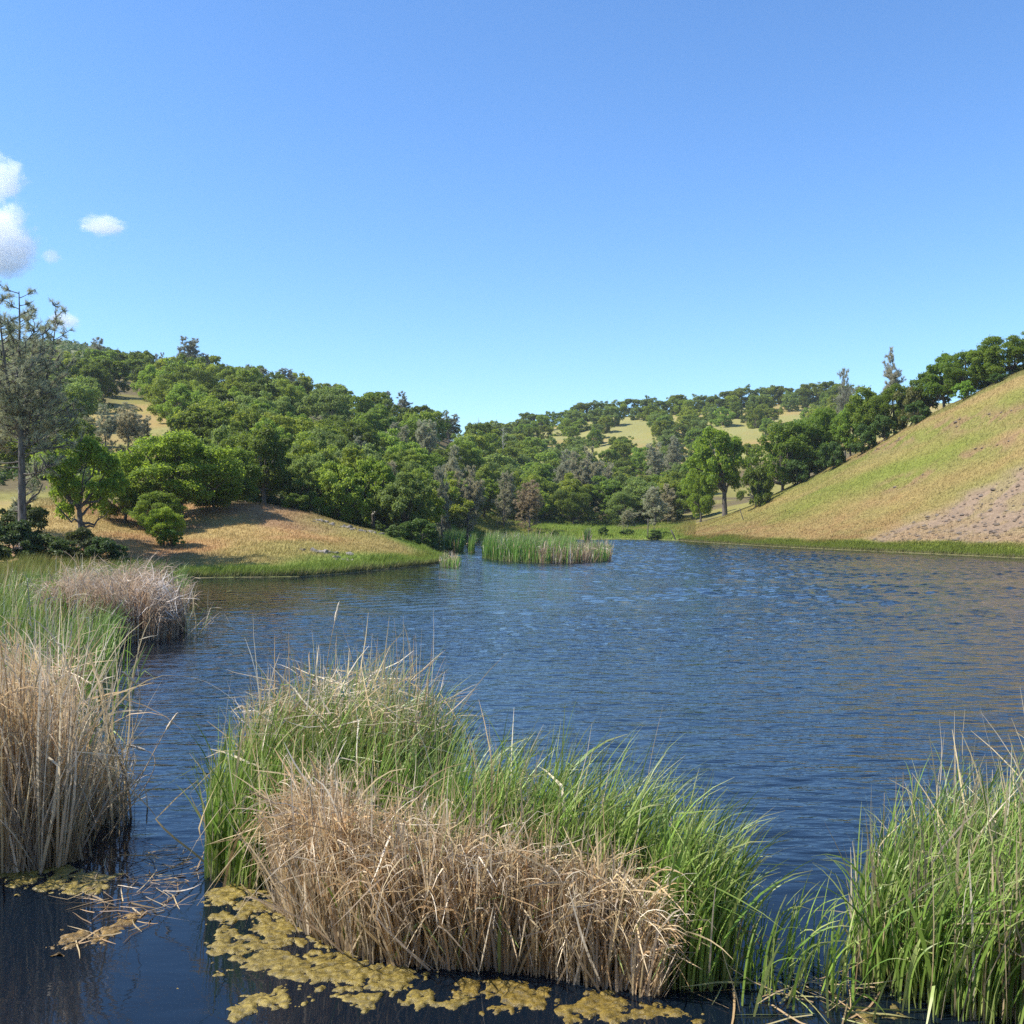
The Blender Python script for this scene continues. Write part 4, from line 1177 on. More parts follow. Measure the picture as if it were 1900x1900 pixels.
def drape_blades(roots, h, gg, S=10, w=.016, out_dir=-1.57, pal=(D1, D2, D3, D4), wts=(4, 3, 1, 1.5), z0=-.1, spread_=.7):
    """long dead leaves that rise, curve over and hang down"""
    n = len(roots)
    roots, b_h, b_a, b_l, b_t = bunch(roots, 30, gg)
    h = h * (.78 + .42 * b_h)
    root = np.concatenate([roots, np.full((n, 1), z0)], 1)
    L = h * (1.05 + .55 * gg.random(n)) - z0
    az = out_dir + gg.normal(size=n) * .3 + (b_a - 3.14) * .28 * spread_ / .7
    P = bend_blades(root, L, az, np.abs(gg.normal(size=n)) * .08, 1.0 + 1.1 * gg.random(n), 2.2, .55 + .35 * gg.random(n), np.where(gg.random(n) < .6, .4 + .8 * gg.random(n), 0), S, gg, .045)
    t = np.linspace(0, 1, S + 1)[None]
    W = w * (.6 + .8 * gg.random(n))[:, None] * (1 - t ** 4 * .85)
    side = np.stack([gg.normal(size=n), gg.normal(size=n), gg.normal(size=n) * .4], 1)
    return ribbons(P, W, side, colours(n, S, pal, wts, gg, base=C(.30, .25, .195), var=.25) * (.70 + .7 * b_t)[:, None, None])

def fallen(center, n, gg, L=(.5, 1.3), tilt=.25, w=.013, pal=(D1, D2, D3, D4), wts=(3, 2, 3, 2), S=5):
    """broken blades lying across the top of a clump; center (n,3)"""
    a = gg.random(n) * 6.28; l = L[0] + (L[1] - L[0]) * gg.random(n)
    P = bend_blades(center, l, a, np.pi / 2 + gg.normal(size=n) * tilt, gg.normal(size=n) * .35, 1.5, np.ones(n) * 2, np.zeros(n), S, gg, .06)
    t = np.linspace(0, 1, S + 1)[None]
    W = w * (.5 + 1.0 * gg.random(n))[:, None] * (1 - t ** 4 * .8)
    side = np.stack([gg.normal(size=n) * .5, gg.normal(size=n) * .5, gg.normal(size=n)], 1)
    return ribbons(P, W, side, colours(n, S, pal, wts, gg, var=.25))

def part(name, chunks, parent, origin, label=None):
    """join blades too fine to pick apart into one part of the clump"""
    V, Q, Cc, k = [], [], [], 0
    for v, q, c in chunks:
        V.append(v); Q.append(q + k); Cc.append(c); k += len(v)
    V = np.concatenate(V) - np.array(origin)
    o = link(name, mesh_np(name, V, np.concatenate(Q), M['reed'], cols=np.concatenate(Cc)), parent)
    o['kind'] = 'stuff'
    if label: o['label'] = label
    return o

# single blades that stand clear of the mass: a few shapes, shared by all
BL_G, BL_D = [], []
for i in range(8):
    gq = np.random.default_rng(700 + i)
    v, q, c = green_blades(np.zeros((1, 2)), 1.0, gq, 10, .021, .5, 1.3, z0=0.0)
    BL_G.append(mesh_np('blade', v, q, M['reed'], cols=c))
    v, q, c = dead_blades(np.zeros((1, 2)), .8, gq, 10, .015, None, .6, .25, z0=0.0, wide_f=0, wts=(4, 2.5, 2, 1))
    BL_D.append(mesh_np('dead_blade', v, q, M['reed'], cols=c))
def single_blades(parent, origin, roots, h, gg, frac_green, name_g='blade', name_d='dead_blade', spread_az=.8):
    for (x, y), hh in zip(roots, h):
        gr = gg.random() < frac_green
        o = link(name_g if gr else name_d, (BL_G if gr else BL_D)[int(gg.integers(8))], parent, (x - origin[0], y - origin[1], -.02 - origin[2]))
        s = hh * (.8 + .4 * gg.random())
        o.scale = (s, s, s)
        o.rotation_euler = (gg.normal() * .12, gg.normal() * .12 + .08, gg.normal() * spread_az if gr else gg.random() * 6.28)

def hgt(x, xs, hs_): return np.interp(x, xs, hs_)
A2 = lambda *uv: [at(u, v)[:2] for u, v in uv]

# A: the collapsed dead mound in front ------------------------------
gg = np.random.default_rng(801)
o0 = at(850, 1760)
clumpA = thing('reed_clump', o0, 'collapsed mound of russet dead cattail leaves in the front centre', 'reeds')
front = A2((505, 1690), (590, 1745), (680, 1785), (760, 1795), (850, 1800), (1000, 1812), (1100, 1835), (1225, 1850))
back = [(x + .15, y + 1.0) for x, y in front[::-1]]
polyA = front + back
hA = lambda x: hgt(x, [-2.6, -2.2, -1.6, -1.0, -.5, .1, .5, 1.0, 1.3], [.90, 1.20, 1.10, 1.16, .98, .90, .84, .80, .66])
r1 = sample_poly(polyA, 2600, gg)
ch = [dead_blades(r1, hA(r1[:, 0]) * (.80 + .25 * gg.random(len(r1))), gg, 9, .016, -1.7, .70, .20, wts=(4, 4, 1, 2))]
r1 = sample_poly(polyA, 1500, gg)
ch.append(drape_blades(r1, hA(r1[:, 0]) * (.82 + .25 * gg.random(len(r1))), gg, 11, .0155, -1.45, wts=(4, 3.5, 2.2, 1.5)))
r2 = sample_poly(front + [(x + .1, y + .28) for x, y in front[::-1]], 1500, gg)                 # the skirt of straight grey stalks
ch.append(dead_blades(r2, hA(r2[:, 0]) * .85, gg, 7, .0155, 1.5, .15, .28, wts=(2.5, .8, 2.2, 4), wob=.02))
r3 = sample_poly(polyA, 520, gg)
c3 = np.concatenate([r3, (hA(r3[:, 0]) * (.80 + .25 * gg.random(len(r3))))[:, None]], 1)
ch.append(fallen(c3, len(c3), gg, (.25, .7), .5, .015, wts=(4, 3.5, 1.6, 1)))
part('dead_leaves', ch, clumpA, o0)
r4 = sample_poly(polyA, 420, gg)
part('green_leaves', [green_blades(r4, hA(r4[:, 0]) * 1.15, gg, 8, .017)], clumpA, o0)
r5 = sample_poly(front + [(x, y + .2) for x, y in front[::-1]], 70, gg)
single_blades(clumpA, o0, r5, hA(r5[:, 0]) * 1.05, gg, .12)

# B: the green blades standing behind the mound and at its right end -------
gg = np.random.default_rng(802)
o0 = at(1150, 1720)
clumpB = thing('reed_clump', o0, 'bright green cattail blades bending right behind the dead mound', 'reeds')
polyB = [(-1.1, 10.6), (-.6, 10.0), (.3, 9.75), (1.15, 9.25), (1.25, 8.65), (1.75, 8.6), (2.0, 9.1), (1.7, 9.8), (.9, 10.5), (-.2, 11.2), (-1.0, 11.4)]
hB = lambda x: hgt(x, [-1.2, -.4, .5, 1.2, 1.9], [1.65, 1.75, 1.85, 1.7, 1.3])
r1 = sample_poly(polyB, 2200, gg)
part('green_leaves', [green_blades(r1, hB(r1[:, 0]), gg, 10, .019, .55, 1.2, wts=(3, 5, 2.5))], clumpB, o0)
r2 = sample_poly(polyB, 420, gg)
part('dead_leaves', [dead_blades(r2, hB(r2[:, 0]) * .62, gg, 8, .016, None, .5, .25)], clumpB, o0)
r3 = sample_poly(polyB, 70, gg)
single_blades(clumpB, o0, r3, hB(r3[:, 0]) * 1.02, gg, .93)

# C: the tall mixed clump behind --------------------------------------
gg = np.random.default_rng(803)
o0 = at(560, 1560)
clumpC = thing('reed_clump', o0, 'tall mixed green and tan cattail clump left of centre', 'reeds')
polyC = [(-3.35, 11.2), (-2.75, 10.9), (-2.4, 11.1), (-1.5, 11.3), (-.95, 11.6), (-.75, 12.5), (-1.0, 13.8), (-2.2, 14.4), (-3.3, 13.9), (-3.8, 12.6)]
hC = lambda x, y: hgt(x, [-3.8, -3.3, -2.8, -1.4, -.8], [1.45, 1.75, 1.95, 1.95, 1.5]) * hgt(y, [10.9, 11.6, 12.4], [.72, .88, 1.0])
r1 = sample_poly(polyC, 2900, gg)
part('green_leaves', [green_blades(r1, hC(r1[:, 0], r1[:, 1]) * 1.04, gg, 9, .020, .25, .8, wts=(3, 4, 2.2))], clumpC, o0)
r2 = sample_poly([(-3.3, 11.9), (-2.4, 12.0), (-1.0, 12.0), (-.8, 12.6), (-1.0, 13.8), (-2.2, 14.4), (-3.3, 13.9)], 1150, gg)
part('dead_leaves', [dead_blades(r2, hC(r2[:, 0], r2[:, 1]) * (.70 + .18 * gg.random(len(r2))), gg, 9, .018, .2, .42, .16, pal=(D1, D2, D3, C(.42, .35, .20)), wts=(4, 2.4, 1.6, 3)),
                     fallen(np.concatenate([r2[:500], (hC(r2[:500, 0], r2[:500, 1]) * (.7 + .3 * gg.random(500)))[:, None]], 1), 500, gg, (.3, .9), .5)], clumpC, o0)
r3 = np.concatenate([sample_poly([(-3.4, 11.1), (-2.7, 10.85), (-2.7, 11.3), (-3.7, 12.5)], 32, gg), sample_poly(polyC, 48, gg)])
single_blades(clumpC, o0, r3, hC(r3[:, 0], r3[:, 1]) * 1.05, gg, .6)

# D: the near left clump ---------------------------------------------------
gg = np.random.default_rng(804)
o0 = at(80, 1600)
clumpD = thing('reed_clump', o0, 'tall shaggy dead cattail clump at the near left edge', 'reeds')
polyD = [(-8.2, 11.6), (-6.2, 11.5), (-5.3, 11.6), (-5.1, 12.0), (-5.65, 13.2), (-6.3, 14.6), (-7.2, 16.0), (-9.8, 16)]
hD = lambda x: hgt(x, [-8, -6.4, -5.8, -5.3, -4.8], [1.75, 1.9, 2.15, 2.1, 1.5])
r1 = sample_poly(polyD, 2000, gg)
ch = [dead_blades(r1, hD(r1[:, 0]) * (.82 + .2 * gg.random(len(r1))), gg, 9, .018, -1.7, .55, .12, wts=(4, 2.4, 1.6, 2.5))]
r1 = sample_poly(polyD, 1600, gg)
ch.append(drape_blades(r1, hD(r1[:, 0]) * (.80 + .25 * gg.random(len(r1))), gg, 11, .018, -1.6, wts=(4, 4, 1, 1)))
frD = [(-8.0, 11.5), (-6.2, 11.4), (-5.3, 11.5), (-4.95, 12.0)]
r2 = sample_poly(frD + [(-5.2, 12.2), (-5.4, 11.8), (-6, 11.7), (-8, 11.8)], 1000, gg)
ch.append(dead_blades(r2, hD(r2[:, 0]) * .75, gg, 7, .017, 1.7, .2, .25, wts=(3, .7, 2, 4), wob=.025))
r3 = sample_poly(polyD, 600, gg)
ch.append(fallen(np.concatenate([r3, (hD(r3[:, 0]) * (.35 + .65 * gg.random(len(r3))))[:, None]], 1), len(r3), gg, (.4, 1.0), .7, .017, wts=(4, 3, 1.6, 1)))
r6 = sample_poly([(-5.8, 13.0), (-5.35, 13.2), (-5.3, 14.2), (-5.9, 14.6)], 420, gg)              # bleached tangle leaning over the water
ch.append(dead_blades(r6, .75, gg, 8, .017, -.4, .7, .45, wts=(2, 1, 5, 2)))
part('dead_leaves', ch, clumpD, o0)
r4 = sample_poly([(-9, 11.8), (-6.3, 11.7), (-6.0, 13), (-6.6, 16), (-9, 16)], 900, gg)
part('green_leaves', [green_blades(r4, 1.8, gg, 8, .020, .2, .6)], clumpD, o0)
r5 = np.concatenate([sample_poly(frD + [(-4.8, 12.2), (-8, 11.7)], 50, gg), sample_poly([(-5.3, 12.2), (-4.9, 12.4), (-5.0, 14), (-5.5, 14)], 24, gg)])
single_blades(clumpD, o0, r5, hD(r5[:, 0]) * .95, gg, .08)
# arching stalks with spent seed heads that hang out over the water
def seed_stalk(parent, o0, pts, r=.007):
    pts = np.array(pts, float) - np.array(o0)
    T = Tubes(); q = np.concatenate([bezier(pts[0], pts[1], pts[2], 10)])
    T.add(q, np.linspace(r, r * .6, 10), 5)
    st = link('stalk', T.mesh('stalk', M['stalk']), parent)
    T = Tubes(); d = q[-1] - q[-2]; d /= np.linalg.norm(d)
    T.add([q[-1] - d * .02, q[-1] + d * .02, q[-1] + d * .09 + [0, 0, -.004], q[-1] + d * .13, q[-1] + d * .17 + [0, 0, -.01], q[-1] + d * .24 + [0, 0, -.02], q[-1] + d * .27 + [0, 0, -.03]], [.004, .017, .020, .009, .016, .012, .003], 7)
    link('seed_head', T.mesh('seed_head', M['seed']), st)
M['stalk'] = bark_material('stalk', (.30, .22, .13), (.45, .34, .21), 20)
M['seed'] = bark_material('seed', (.52, .42, .30), (.72, .62, .47), 60)
seed_stalk(clumpD, o0, [at(175, 1560), (-4.6, 13.2, 1.75), atY(252, 1268, 13.0)])
seed_stalk(clumpD, o0, [at(200, 1560), (-4.5, 13.2, 1.2), atY(310, 1352, 13.2)])
seed_stalk(clumpD, o0, [at(190, 1560), (-4.4, 13.5, .85), atY(270, 1392, 13.4)])
seed_stalk(clumpC, at(560, 1560), [at(600, 1500), (-2.5, 13.0, 1.6), atY(622, 1150, 13.2)])

# E: green reeds along the left bank -----------------------------------------
gg = np.random.default_rng(805)
o0 = (-11, 24, 0)
clumpE = thing('reed_clump', o0, 'green cattail bed along the left bank between the two dead clumps', 'reeds')
polyE = [(-12, 16), (-6.9, 16), (-8.1, 20), (-10.0, 26), (-12.0, 31), (-14.8, 40), (-18, 50), (-25, 50), (-16, 30)]
r1 = sample_poly(polyE, 5000, gg)
part('green_leaves', [green_blades(r1, 1.6 + .3 * gg.random(len(r1)), gg, 7, .030, .30, .9, wts=(4, 5, 1.5))], clumpE, o0)
r2 = sample_poly(polyE, 900, gg)
part('dead_leaves', [dead_blades(r2, 1.45, gg, 7, .026, None, .6, .25, wts=(4, 1.5, 2.5, 2))], clumpE, o0)
r3 = sample_poly([(-7.4, 16.5), (-6.4, 16), (-7.4, 20), (-9.2, 26), (-10.4, 26)], 40, gg)
single_blades(clumpE, o0, r3, np.full(40, 1.6), gg, .6)

# F: the dead mound further along the left bank ----------------------------------
gg = np.random.default_rng(806)
o0 = at(260, 1188)
clumpF = thing('reed_clump', o0, 'rounded grey brown dead cattail mound reaching into the pond at left', 'reeds')
polyF = [(-15.2, 33), (-12.9, 32.2), (-11.7, 32.6), (-11.1, 34.0), (-11.5, 36.5), (-13.5, 40), (-17, 40)]
hF = lambda x: hgt(x, [-15.6, -14, -12.8, -11.8, -11.1], [1.75, 1.9, 1.9, 1.5, .8])
r1 = sample_poly(polyF, 3600, gg)
PF = (C(.46, .34, .22), C(.38, .26, .165), C(.62, .54, .44), C(.36, .29, .22))
ch = [drape_blades(r1, hF(r1[:, 0]) * (.75 + .25 * gg.random(len(r1))), gg, 9, .028, -1.1, pal=PF, wts=(4, 3, .8, 3), spread_=.9)]
r3 = sample_poly(polyF, 350, gg)
ch.append(fallen(np.concatenate([r3, (hF(r3[:, 0]) * (.6 + .45 * gg.random(len(r3))))[:, None]], 1), len(r3), gg, (.4, 1.1), .5, .024, pal=PF, wts=(3, 2, 3, 2)))
for (u, v, Y) in ((215, 1128, 33.2), (290, 1098, 34.5), (300, 1125, 34)):                             # bleached tufts on top
    c = np.array(atY(u, v, Y)); q = c + gg.normal(size=(130, 3)) * [.35, .3, .18]
    ch.append(fallen(q, 130, gg, (.4, .9), .7, .024, pal=(C(.70, .64, .57), C(.58, .50, .42)), wts=(1, 1)))
part('dead_leaves', ch, clumpF, o0)
r4 = sample_poly([(-17, 36), (-13.2, 37), (-13.6, 42), (-16.5, 52), (-22, 54)], 3200, gg)
part('green_leaves', [green_blades(r4, 1.65, gg, 7, .036, .3, .7, wts=(5, 4, 1.5))], clumpF, o0)
r5 = sample_poly([(-10.9, 32.8), (-10.3, 34), (-10.6, 36), (-11.2, 35)], 26, gg)
single_blades(clumpF, o0, r5, np.full(26, 1.7), gg, .25)

# G: the near right clump ---------------------------------------------------------------
gg = np.random.default_rng(807)
o0 = at(1720, 1850)
clumpG = thing('reed_clump', o0, 'dense green cattail clump at the near right edge', 'reeds')
polyG = [(2.95, 8.8), (3.4, 8.15), (4.4, 7.9), (6.0, 7.9), (6.2, 10.4), (4.6, 10.6), (3.7, 10.2), (3.1, 9.5)]
hG = lambda x: hgt(x, [2.7, 3.1, 3.8, 4.4, 5.2], [1.05, 1.32, 1.55, 1.72, 1.9])
r1 = sample_poly(polyG, 3300, gg)
part('green_leaves', [green_blades(r1, hG(r1[:, 0]), gg, 10, .0185, .55, 1.6, wts=(4, 4, 2))], clumpG, o0)
r2 = sample_poly(polyG, 1100, gg)
part('dead_leaves', [dead_blades(r2, hG(r2[:, 0]) * .64, gg, 8, .017, .1, .35, .16, pal=(D1, C(.36, .30, .17), D3, D4), wts=(3, 4, 1.2, 2))], clumpG, o0)
r3 = sample_poly([(2.75, 8.7), (3.3, 8.1), (5.2, 7.9), (5.2, 8.2), (3.4, 8.5), (3.0, 9.4)], 80, gg)
single_blades(clumpG, o0, r3, hG(r3[:, 0]), gg, .85)
for u, v in ((1662, 1440), (1675, 1432), (1692, 1440), (1770, 1395), (1640, 1470)):                    # thin dry upright stems above the leaves
    T = Tubes(); e = np.array(atY(u, v, 9.6)); b = np.array([e[0] - .12, 9.5, -.1])
    T.add(np.array([b, (b + e) / 2 + [.03, 0, 0], e]) - np.array(o0), [.006, .005, .002], 4)
    link('dry_stem', T.mesh('dry_stem', M['stalk']), clumpG)

# S: scattered blades in the gap ------------------------------------------------------
gg = np.random.default_rng(808)
o0 = at(1480, 1840)
clumpS = thing('reed_clump', o0, 'sparse bent green cattail blades in the gap left of the right clump', 'reeds')
r1 = sample_poly([(1.7, 8.3), (2.8, 8.1), (3.0, 9.6), (2.2, 9.6)], 80, gg)
part('green_leaves', [green_blades(r1, .8, gg, 9, .018, .6, 1.7)], clumpS, o0)
r2 = sample_poly([(1.7, 8.2), (3.0, 8.0), (2.9, 9.3), (1.9, 9.5)], 60, gg)
part('fallen_leaves', [fallen(np.concatenate([r2, np.full((60, 1), .02)], 1), 60, gg, (.4, 1.2), .05, .013, pal=(D1, D2, G3), wts=(2, 2, 2))], clumpS, o0)
r3 = sample_poly([(1.7, 8.2), (2.9, 8.1), (2.9, 9.4), (2.0, 9.5)], 22, gg)
single_blades(clumpS, o0, r3, np.full(22, .8), gg, .95)

# H: the far reed island, inlet reeds -----------------------------------------------------
def far_reeds(poly, n, h, wd, fg, label, seed, pal_d=(D1, C(.36, .22, .15), D3, D4)):
    gg = np.random.default_rng(seed)
    c = np.mean(poly, 0); o0 = (c[0], c[1], 0)
    o = thing('reed_clump', o0, label, 'reeds')
    r1 = sample_poly(poly, int(n * fg), gg)
    part('green_leaves', [green_blades(r1, h, gg, 5, wd, .12, .4, pal=(C(.10, .22, .035), C(.16, .29, .05), C(.22, .31, .08)), wts=(3, 3, 1))], o, o0)
    if fg < 1:
        r2 = sample_poly(poly, int(n * (1 - fg)), gg)
        part('dead_leaves', [dead_blades(r2, h * .72, gg, 5, wd, None, .4, .18, pal=pal_d)], o, o0)
    return o
far_reeds(A2((893, 1036), (935, 1042), (1000, 1045), (1065, 1044), (1065, 1032), (1000, 1030), (900, 1022)), 6200, 2.35, .055, .90, 'long bright green reed island in the far half of the pond', 811)
far_reeds(A2((1000, 1046), (1060, 1046), (1134, 1041), (1132, 1034), (1060, 1033), (990, 1036)), 3600, 1.75, .055, .35, 'dry tan reeds at the right end of the reed island', 812)
far_reeds(A2((818, 1024), (858, 1024), (860, 1014), (826, 1012)), 1500, 2.3, .075, .9, 'green reeds filling the inlet beside the knoll tip', 813)
far_reeds(A2((868, 1026), (880, 1026), (880, 1020), (868, 1020)), 260, 2.2, .075, .9, 'thin green reed tuft between the inlet reeds and the island', 814)
far_reeds(A2((1084, 1006), (1094, 1006), (1094, 1003), (1084, 1003)), 200, 2.2, .1, .7, 'lone reed tuft in the water below the marsh', 815)
far_reeds(A2((812, 1052), (850, 1054), (856, 1047), (815, 1046)), 420, 1.0, .05, .6, 'low reed tuft at the tip of the knoll', 816)

# ------------------------------------------------------------------ floating algae and debris
def algae_material():
    m, nt, out = new_mat('algae')
    L = nt.links.new
    tc = nd(nt, 'ShaderNodeTexCoord')
    n = nd(nt, 'ShaderNodeTexNoise'); n.inputs['Scale'].default_value = 17; n.inputs['Detail'].default_value = 10; n.inputs['Roughness'].default_value = .7
    L(tc.outputs['Object'], n.inputs['Vector'])
    oi = nd(nt, 'ShaderNodeObjectInfo')
    r = nd(nt, 'ShaderNodeValToRGB')
    r.color_ramp.elements[0].position = .34; r.color_ramp.elements[0].color = (.07, .055, .014, 1)
    r.color_ramp.elements[1].position = .68; r.color_ramp.elements[1].color = (.36, .27, .06, 1)
    e = r.color_ramp.elements.new(.5); e.color = (.19, .14, .03, 1)
    L(n.outputs['Fac'], r.inputs[0])
    mul = nd(nt, 'ShaderNodeMix', data_type='RGBA', blend_type='MULTIPLY'); mul.inputs['Factor'].default_value = 1
    L(r.outputs[0], mul.inputs['A']); L(oi.outputs['Color'], mul.inputs['B'])
    p = nd(nt, 'ShaderNodeBsdfPrincipled'); p.inputs['Roughness'].default_value = .4
    L(mul.outputs['Result'], p.inputs['Base Color'])
    b = nd(nt, 'ShaderNodeBump'); b.inputs['Strength'].default_value = .9; b.inputs['Distance'].default_value = .03
    L(n.outputs['Fac'], b.inputs['Height']); L(b.outputs[0], p.inputs['Normal'])
    L(p.outputs[0], out.inputs['Surface'])
    return m
M['algae'] = algae_material()
def algae_mat(label, poly_uv, thr, seed, tint=(1, 1, 1), cell=.016, freq=5.0):
    """ragged floating mat: every separate island of scum is a piece of its own"""
    gq = np.random.default_rng(seed)
    poly = A2(*poly_uv); P = np.array(poly); lo = P.min(0) - .1; hi = P.max(0) + .1
    c0 = P.mean(0)
    nx, ny = int((hi[0] - lo[0]) / cell), int((hi[1] - lo[1]) / cell)
    X, Y = np.meshgrid(lo[0] + np.arange(nx + 1) * cell, lo[1] + np.arange(ny + 1) * cell, indexing='ij')
    ins = np.where(inpoly(X, Y, poly), 1, -1) * polydist(X, Y, poly)
    n = .6 * fbm(X * freq, Y * freq * .8, seed, 5) + .4 * fbm(X * freq * 3.2, Y * freq * 2.8, seed + 9, 4)
    lvl = n - thr + np.clip(ins, -.3, .12) * .9
    puff = fbm(X * 16, Y * 16, seed + 3, 4)
    Z = np.where(lvl > 0, .004 + .014 * np.clip(lvl / .08, 0, 1) * (.3 + puff) + .028 * (puff - .48), -.012)
    Z = np.maximum(Z, -.02)
    cellm = (lvl[:-1, :-1] > 0) | (lvl[1:, :-1] > 0) | (lvl[:-1, 1:] > 0) | (lvl[1:, 1:] > 0)
    lab = np.zeros(cellm.shape, int); k = 0; groups = []
    for i, j in zip(*np.nonzero(cellm)):
        if lab[i, j]: continue
        k += 1; st = [(i, j)]; lab[i, j] = k; mem = []
        while st:
            a, b = st.pop(); mem.append((a, b))
            for a2, b2 in ((a + 1, b), (a - 1, b), (a, b + 1), (a, b - 1)):
                if 0 <= a2 < nx and 0 <= b2 < ny and cellm[a2, b2] and not lab[a2, b2]: lab[a2, b2] = k; st.append((a2, b2))
        if len(mem) > 5: groups.append(mem)
    if not groups: return
    o = thing('floating_algae', (c0[0], c0[1], 0), label, 'algae')
    for mem in groups:
        m = np.array(mem)
        corners = np.stack([m, m + [1, 0], m + [1, 1], m + [0, 1]], 1)
        ids = corners[..., 0] * (ny + 1) + corners[..., 1]
        uq, inv = np.unique(ids, return_inverse=True)
        i, j = uq // (ny + 1), uq % (ny + 1)
        jit = gq.normal(size=(len(uq), 2)) * cell * .22
        V = np.stack([X[i, j] - c0[0] + jit[:, 0], Y[i, j] - c0[1] + jit[:, 1], Z[i, j]], 1)
        q = link('algae_patch', mesh_np('algae_patch', V, inv.reshape(-1, 4), M['algae'], smooth=True), o)
        b_ = .85 + .3 * gq.random(); q.color = (b_ * tint[0], b_ * tint[1], b_ * tint[2], 1)
    return o
algae_mat('broad yellow algae mat floating before the left end of the dead mound', [(405, 1700), (470, 1650), (540, 1690), (640, 1750), (760, 1790), (790, 1830), (640, 1835), (560, 1815), (425, 1790)], .515, 901)
algae_mat('small yellow algae tuft at the foot of the tall mixed clump', [(392, 1652), (450, 1638), (475, 1660), (400, 1676)], .50, 902)
algae_mat('yellow algae streak along the bottom edge left of centre', [(410, 1895), (470, 1850), (560, 1828), (660, 1835), (560, 1866), (470, 1892)], .54, 903)
algae_mat('yellow algae in front of the middle of the dead mound', [(650, 1838), (780, 1835), (860, 1830), (850, 1868), (740, 1868), (650, 1850)], .53, 904)
algae_mat('darker yellow algae line under the right half of the dead mound', [(860, 1812), (1000, 1820), (1260, 1862), (1290, 1895), (1100, 1896), (960, 1860), (850, 1850)], .545, 905, tint=(.8, .74, .62))
algae_mat('yellow algae at the foot of the near left clump', [(0, 1612), (110, 1606), (210, 1625), (190, 1655), (60, 1655), (0, 1650)], .535, 906)
algae_mat('long thin algae streak on the water between left and centre clumps', [(95, 1745), (160, 1718), (250, 1695), (260, 1712), (190, 1750), (110, 1765)], .56, 907, (.8, .66, .75), freq=7)
algae_mat('small algae patch at the foot of the right clump', [(1600, 1880), (1660, 1864), (1700, 1880), (1630, 1899)], .50, 908, (.8, .8, .7))
gg = np.random.default_rng(909)
o0 = at(270, 1650)
deb = thing('floating_debris', o0, 'loose dead reed stems floating between the left and centre clumps', 'reeds')
pd_ = A2((190, 1600), (340, 1560), (380, 1620), (330, 1680), (240, 1750), (120, 1760), (170, 1690))
q = sample_poly(pd_, 130, gg)
part('small_stems', [fallen(np.concatenate([q, np.full((130, 1), .012)], 1), 130, gg, (.15, .5), .01, .012, pal=(D1, D2, C(.25, .18, .13)), wts=(2, 2, 2))], deb, o0)
q = sample_poly(pd_, 16, gg)
for x, y in q:
    b = link('stem', BL_D[int(gg.integers(8))], deb, (x - o0[0], y - o0[1], .02)); b.rotation_euler = (R(90) * .98, 0, gg.random() * 6.28); b.scale = (.7, .03, .7)

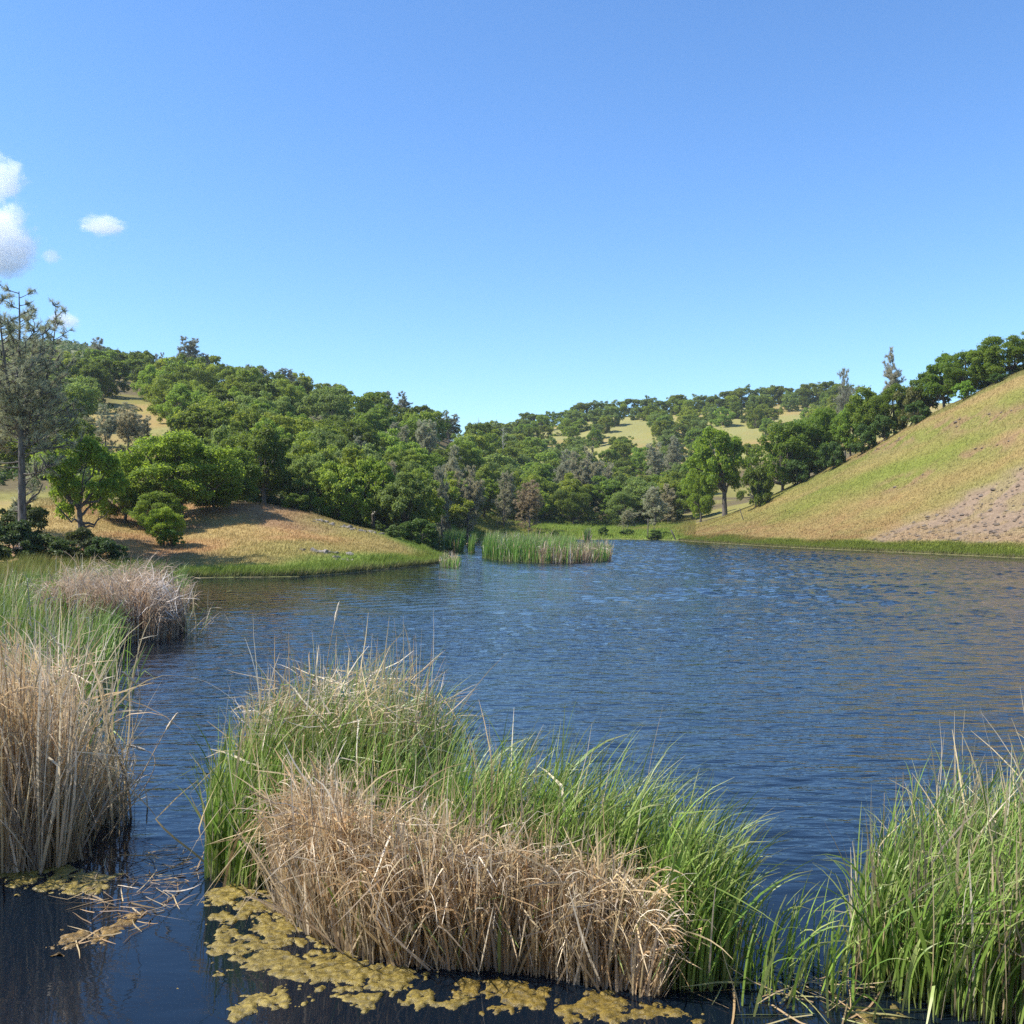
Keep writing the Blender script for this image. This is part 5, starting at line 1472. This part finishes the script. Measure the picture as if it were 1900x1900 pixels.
# ------------------------------------------------------------------ clouds
def cloud_material(dens):
    m, nt, out = new_mat('cloud')
    L = nt.links.new
    tc = nd(nt, 'ShaderNodeTexCoord')
    n = nd(nt, 'ShaderNodeTexNoise'); n.inputs['Scale'].default_value = 3.0; n.inputs['Detail'].default_value = 9; n.inputs['Roughness'].default_value = .68
    oi = nd(nt, 'ShaderNodeObjectInfo')
    ofs = nd(nt, 'ShaderNodeVectorMath', operation='ADD'); L(tc.outputs['Object'], ofs.inputs[0]); L(oi.outputs['Location'], ofs.inputs[1])
    L(ofs.outputs[0], n.inputs['Vector'])
    ln = nd(nt, 'ShaderNodeVectorMath', operation='LENGTH'); L(tc.outputs['Object'], ln.inputs[0])
    fall = nd(nt, 'ShaderNodeMapRange'); fall.inputs['From Min'].default_value = .25; fall.inputs['From Max'].default_value = 1.0; fall.inputs['To Min'].default_value = .20; fall.inputs['To Max'].default_value = -.34
    L(ln.outputs['Value'], fall.inputs['Value'])
    ad = nd(nt, 'ShaderNodeMath', operation='ADD'); L(n.outputs['Fac'], ad.inputs[0]); L(fall.outputs[0], ad.inputs[1])
    mr = nd(nt, 'ShaderNodeMapRange'); mr.inputs['From Min'].default_value = .46; mr.inputs['From Max'].default_value = .54; mr.inputs['To Max'].default_value = dens
    L(ad.outputs[0], mr.inputs['Value'])
    pv = nd(nt, 'ShaderNodeVolumePrincipled'); pv.inputs['Color'].default_value = (.997, .997, .997, 1); pv.inputs['Anisotropy'].default_value = .0
    L(mr.outputs[0], pv.inputs['Density']); L(pv.outputs[0], out.inputs['Volume'])
    return m
import bmesh
bm = bmesh.new(); bmesh.ops.create_icosphere(bm, subdivisions=3, radius=1.0)
cl = bpy.data.meshes.new('cloud'); bm.to_mesh(cl); bm.free()
def cloud(u, v, Y, wpx, hpx, dens, label):
    me = cl.copy(); me.materials.append(cloud_material(dens))
    x, y, z = atY(u, v, Y)
    o = link('cloud', me, None, (x, y, z)); s = Y / F
    o.scale = (wpx * s / 2, wpx * s / 2.2, hpx * s / 2)
    tag(o, label, 'cloud', 'clouds over the left hill')
cloud(-30, 440, 2000, 310, 240, .020, 'large bright white cloud cut by the left edge')
cloud(-4, 330, 2030, 150, 150, .02, 'ragged upper puff above the large white cloud')
cloud(190, 418, 2050, 140, 56, .022, 'small flat white cloud right of the large one')
cloud(94, 475, 2080, 60, 44, .02, 'tiny faint cloud puff below the small flat cloud')
cloud(118, 594, 2100, 90, 50, .03, 'small low cloud just right of the tall pine top')
cloud(10, 500, 1980, 80, 60, .03, 'faint puff under the large white cloud')

# ------------------------------------------------------------------ the air between here and the far hills
def haze():
    m, nt, out = new_mat('haze_air')
    pv = nd(nt, 'ShaderNodeVolumePrincipled')
    pv.inputs['Color'].default_value = (.78, .88, 1, 1)
    pv.inputs['Density'].default_value = .00010
    pv.inputs['Anisotropy'].default_value = .2
    nt.links.new(pv.outputs[0], out.inputs['Volume'])
    bm = bmesh.new(); bmesh.ops.create_cube(bm, size=1.0)
    me = bpy.data.meshes.new('haze'); bm.to_mesh(me); bm.free(); me.materials.append(m)
    o = link('haze', me, None, (0, 640, 65)); o.scale = (5300, 1400, 140)
    tag(o, 'thin blue air haze over the valley', 'haze', None, 'stuff')
haze()
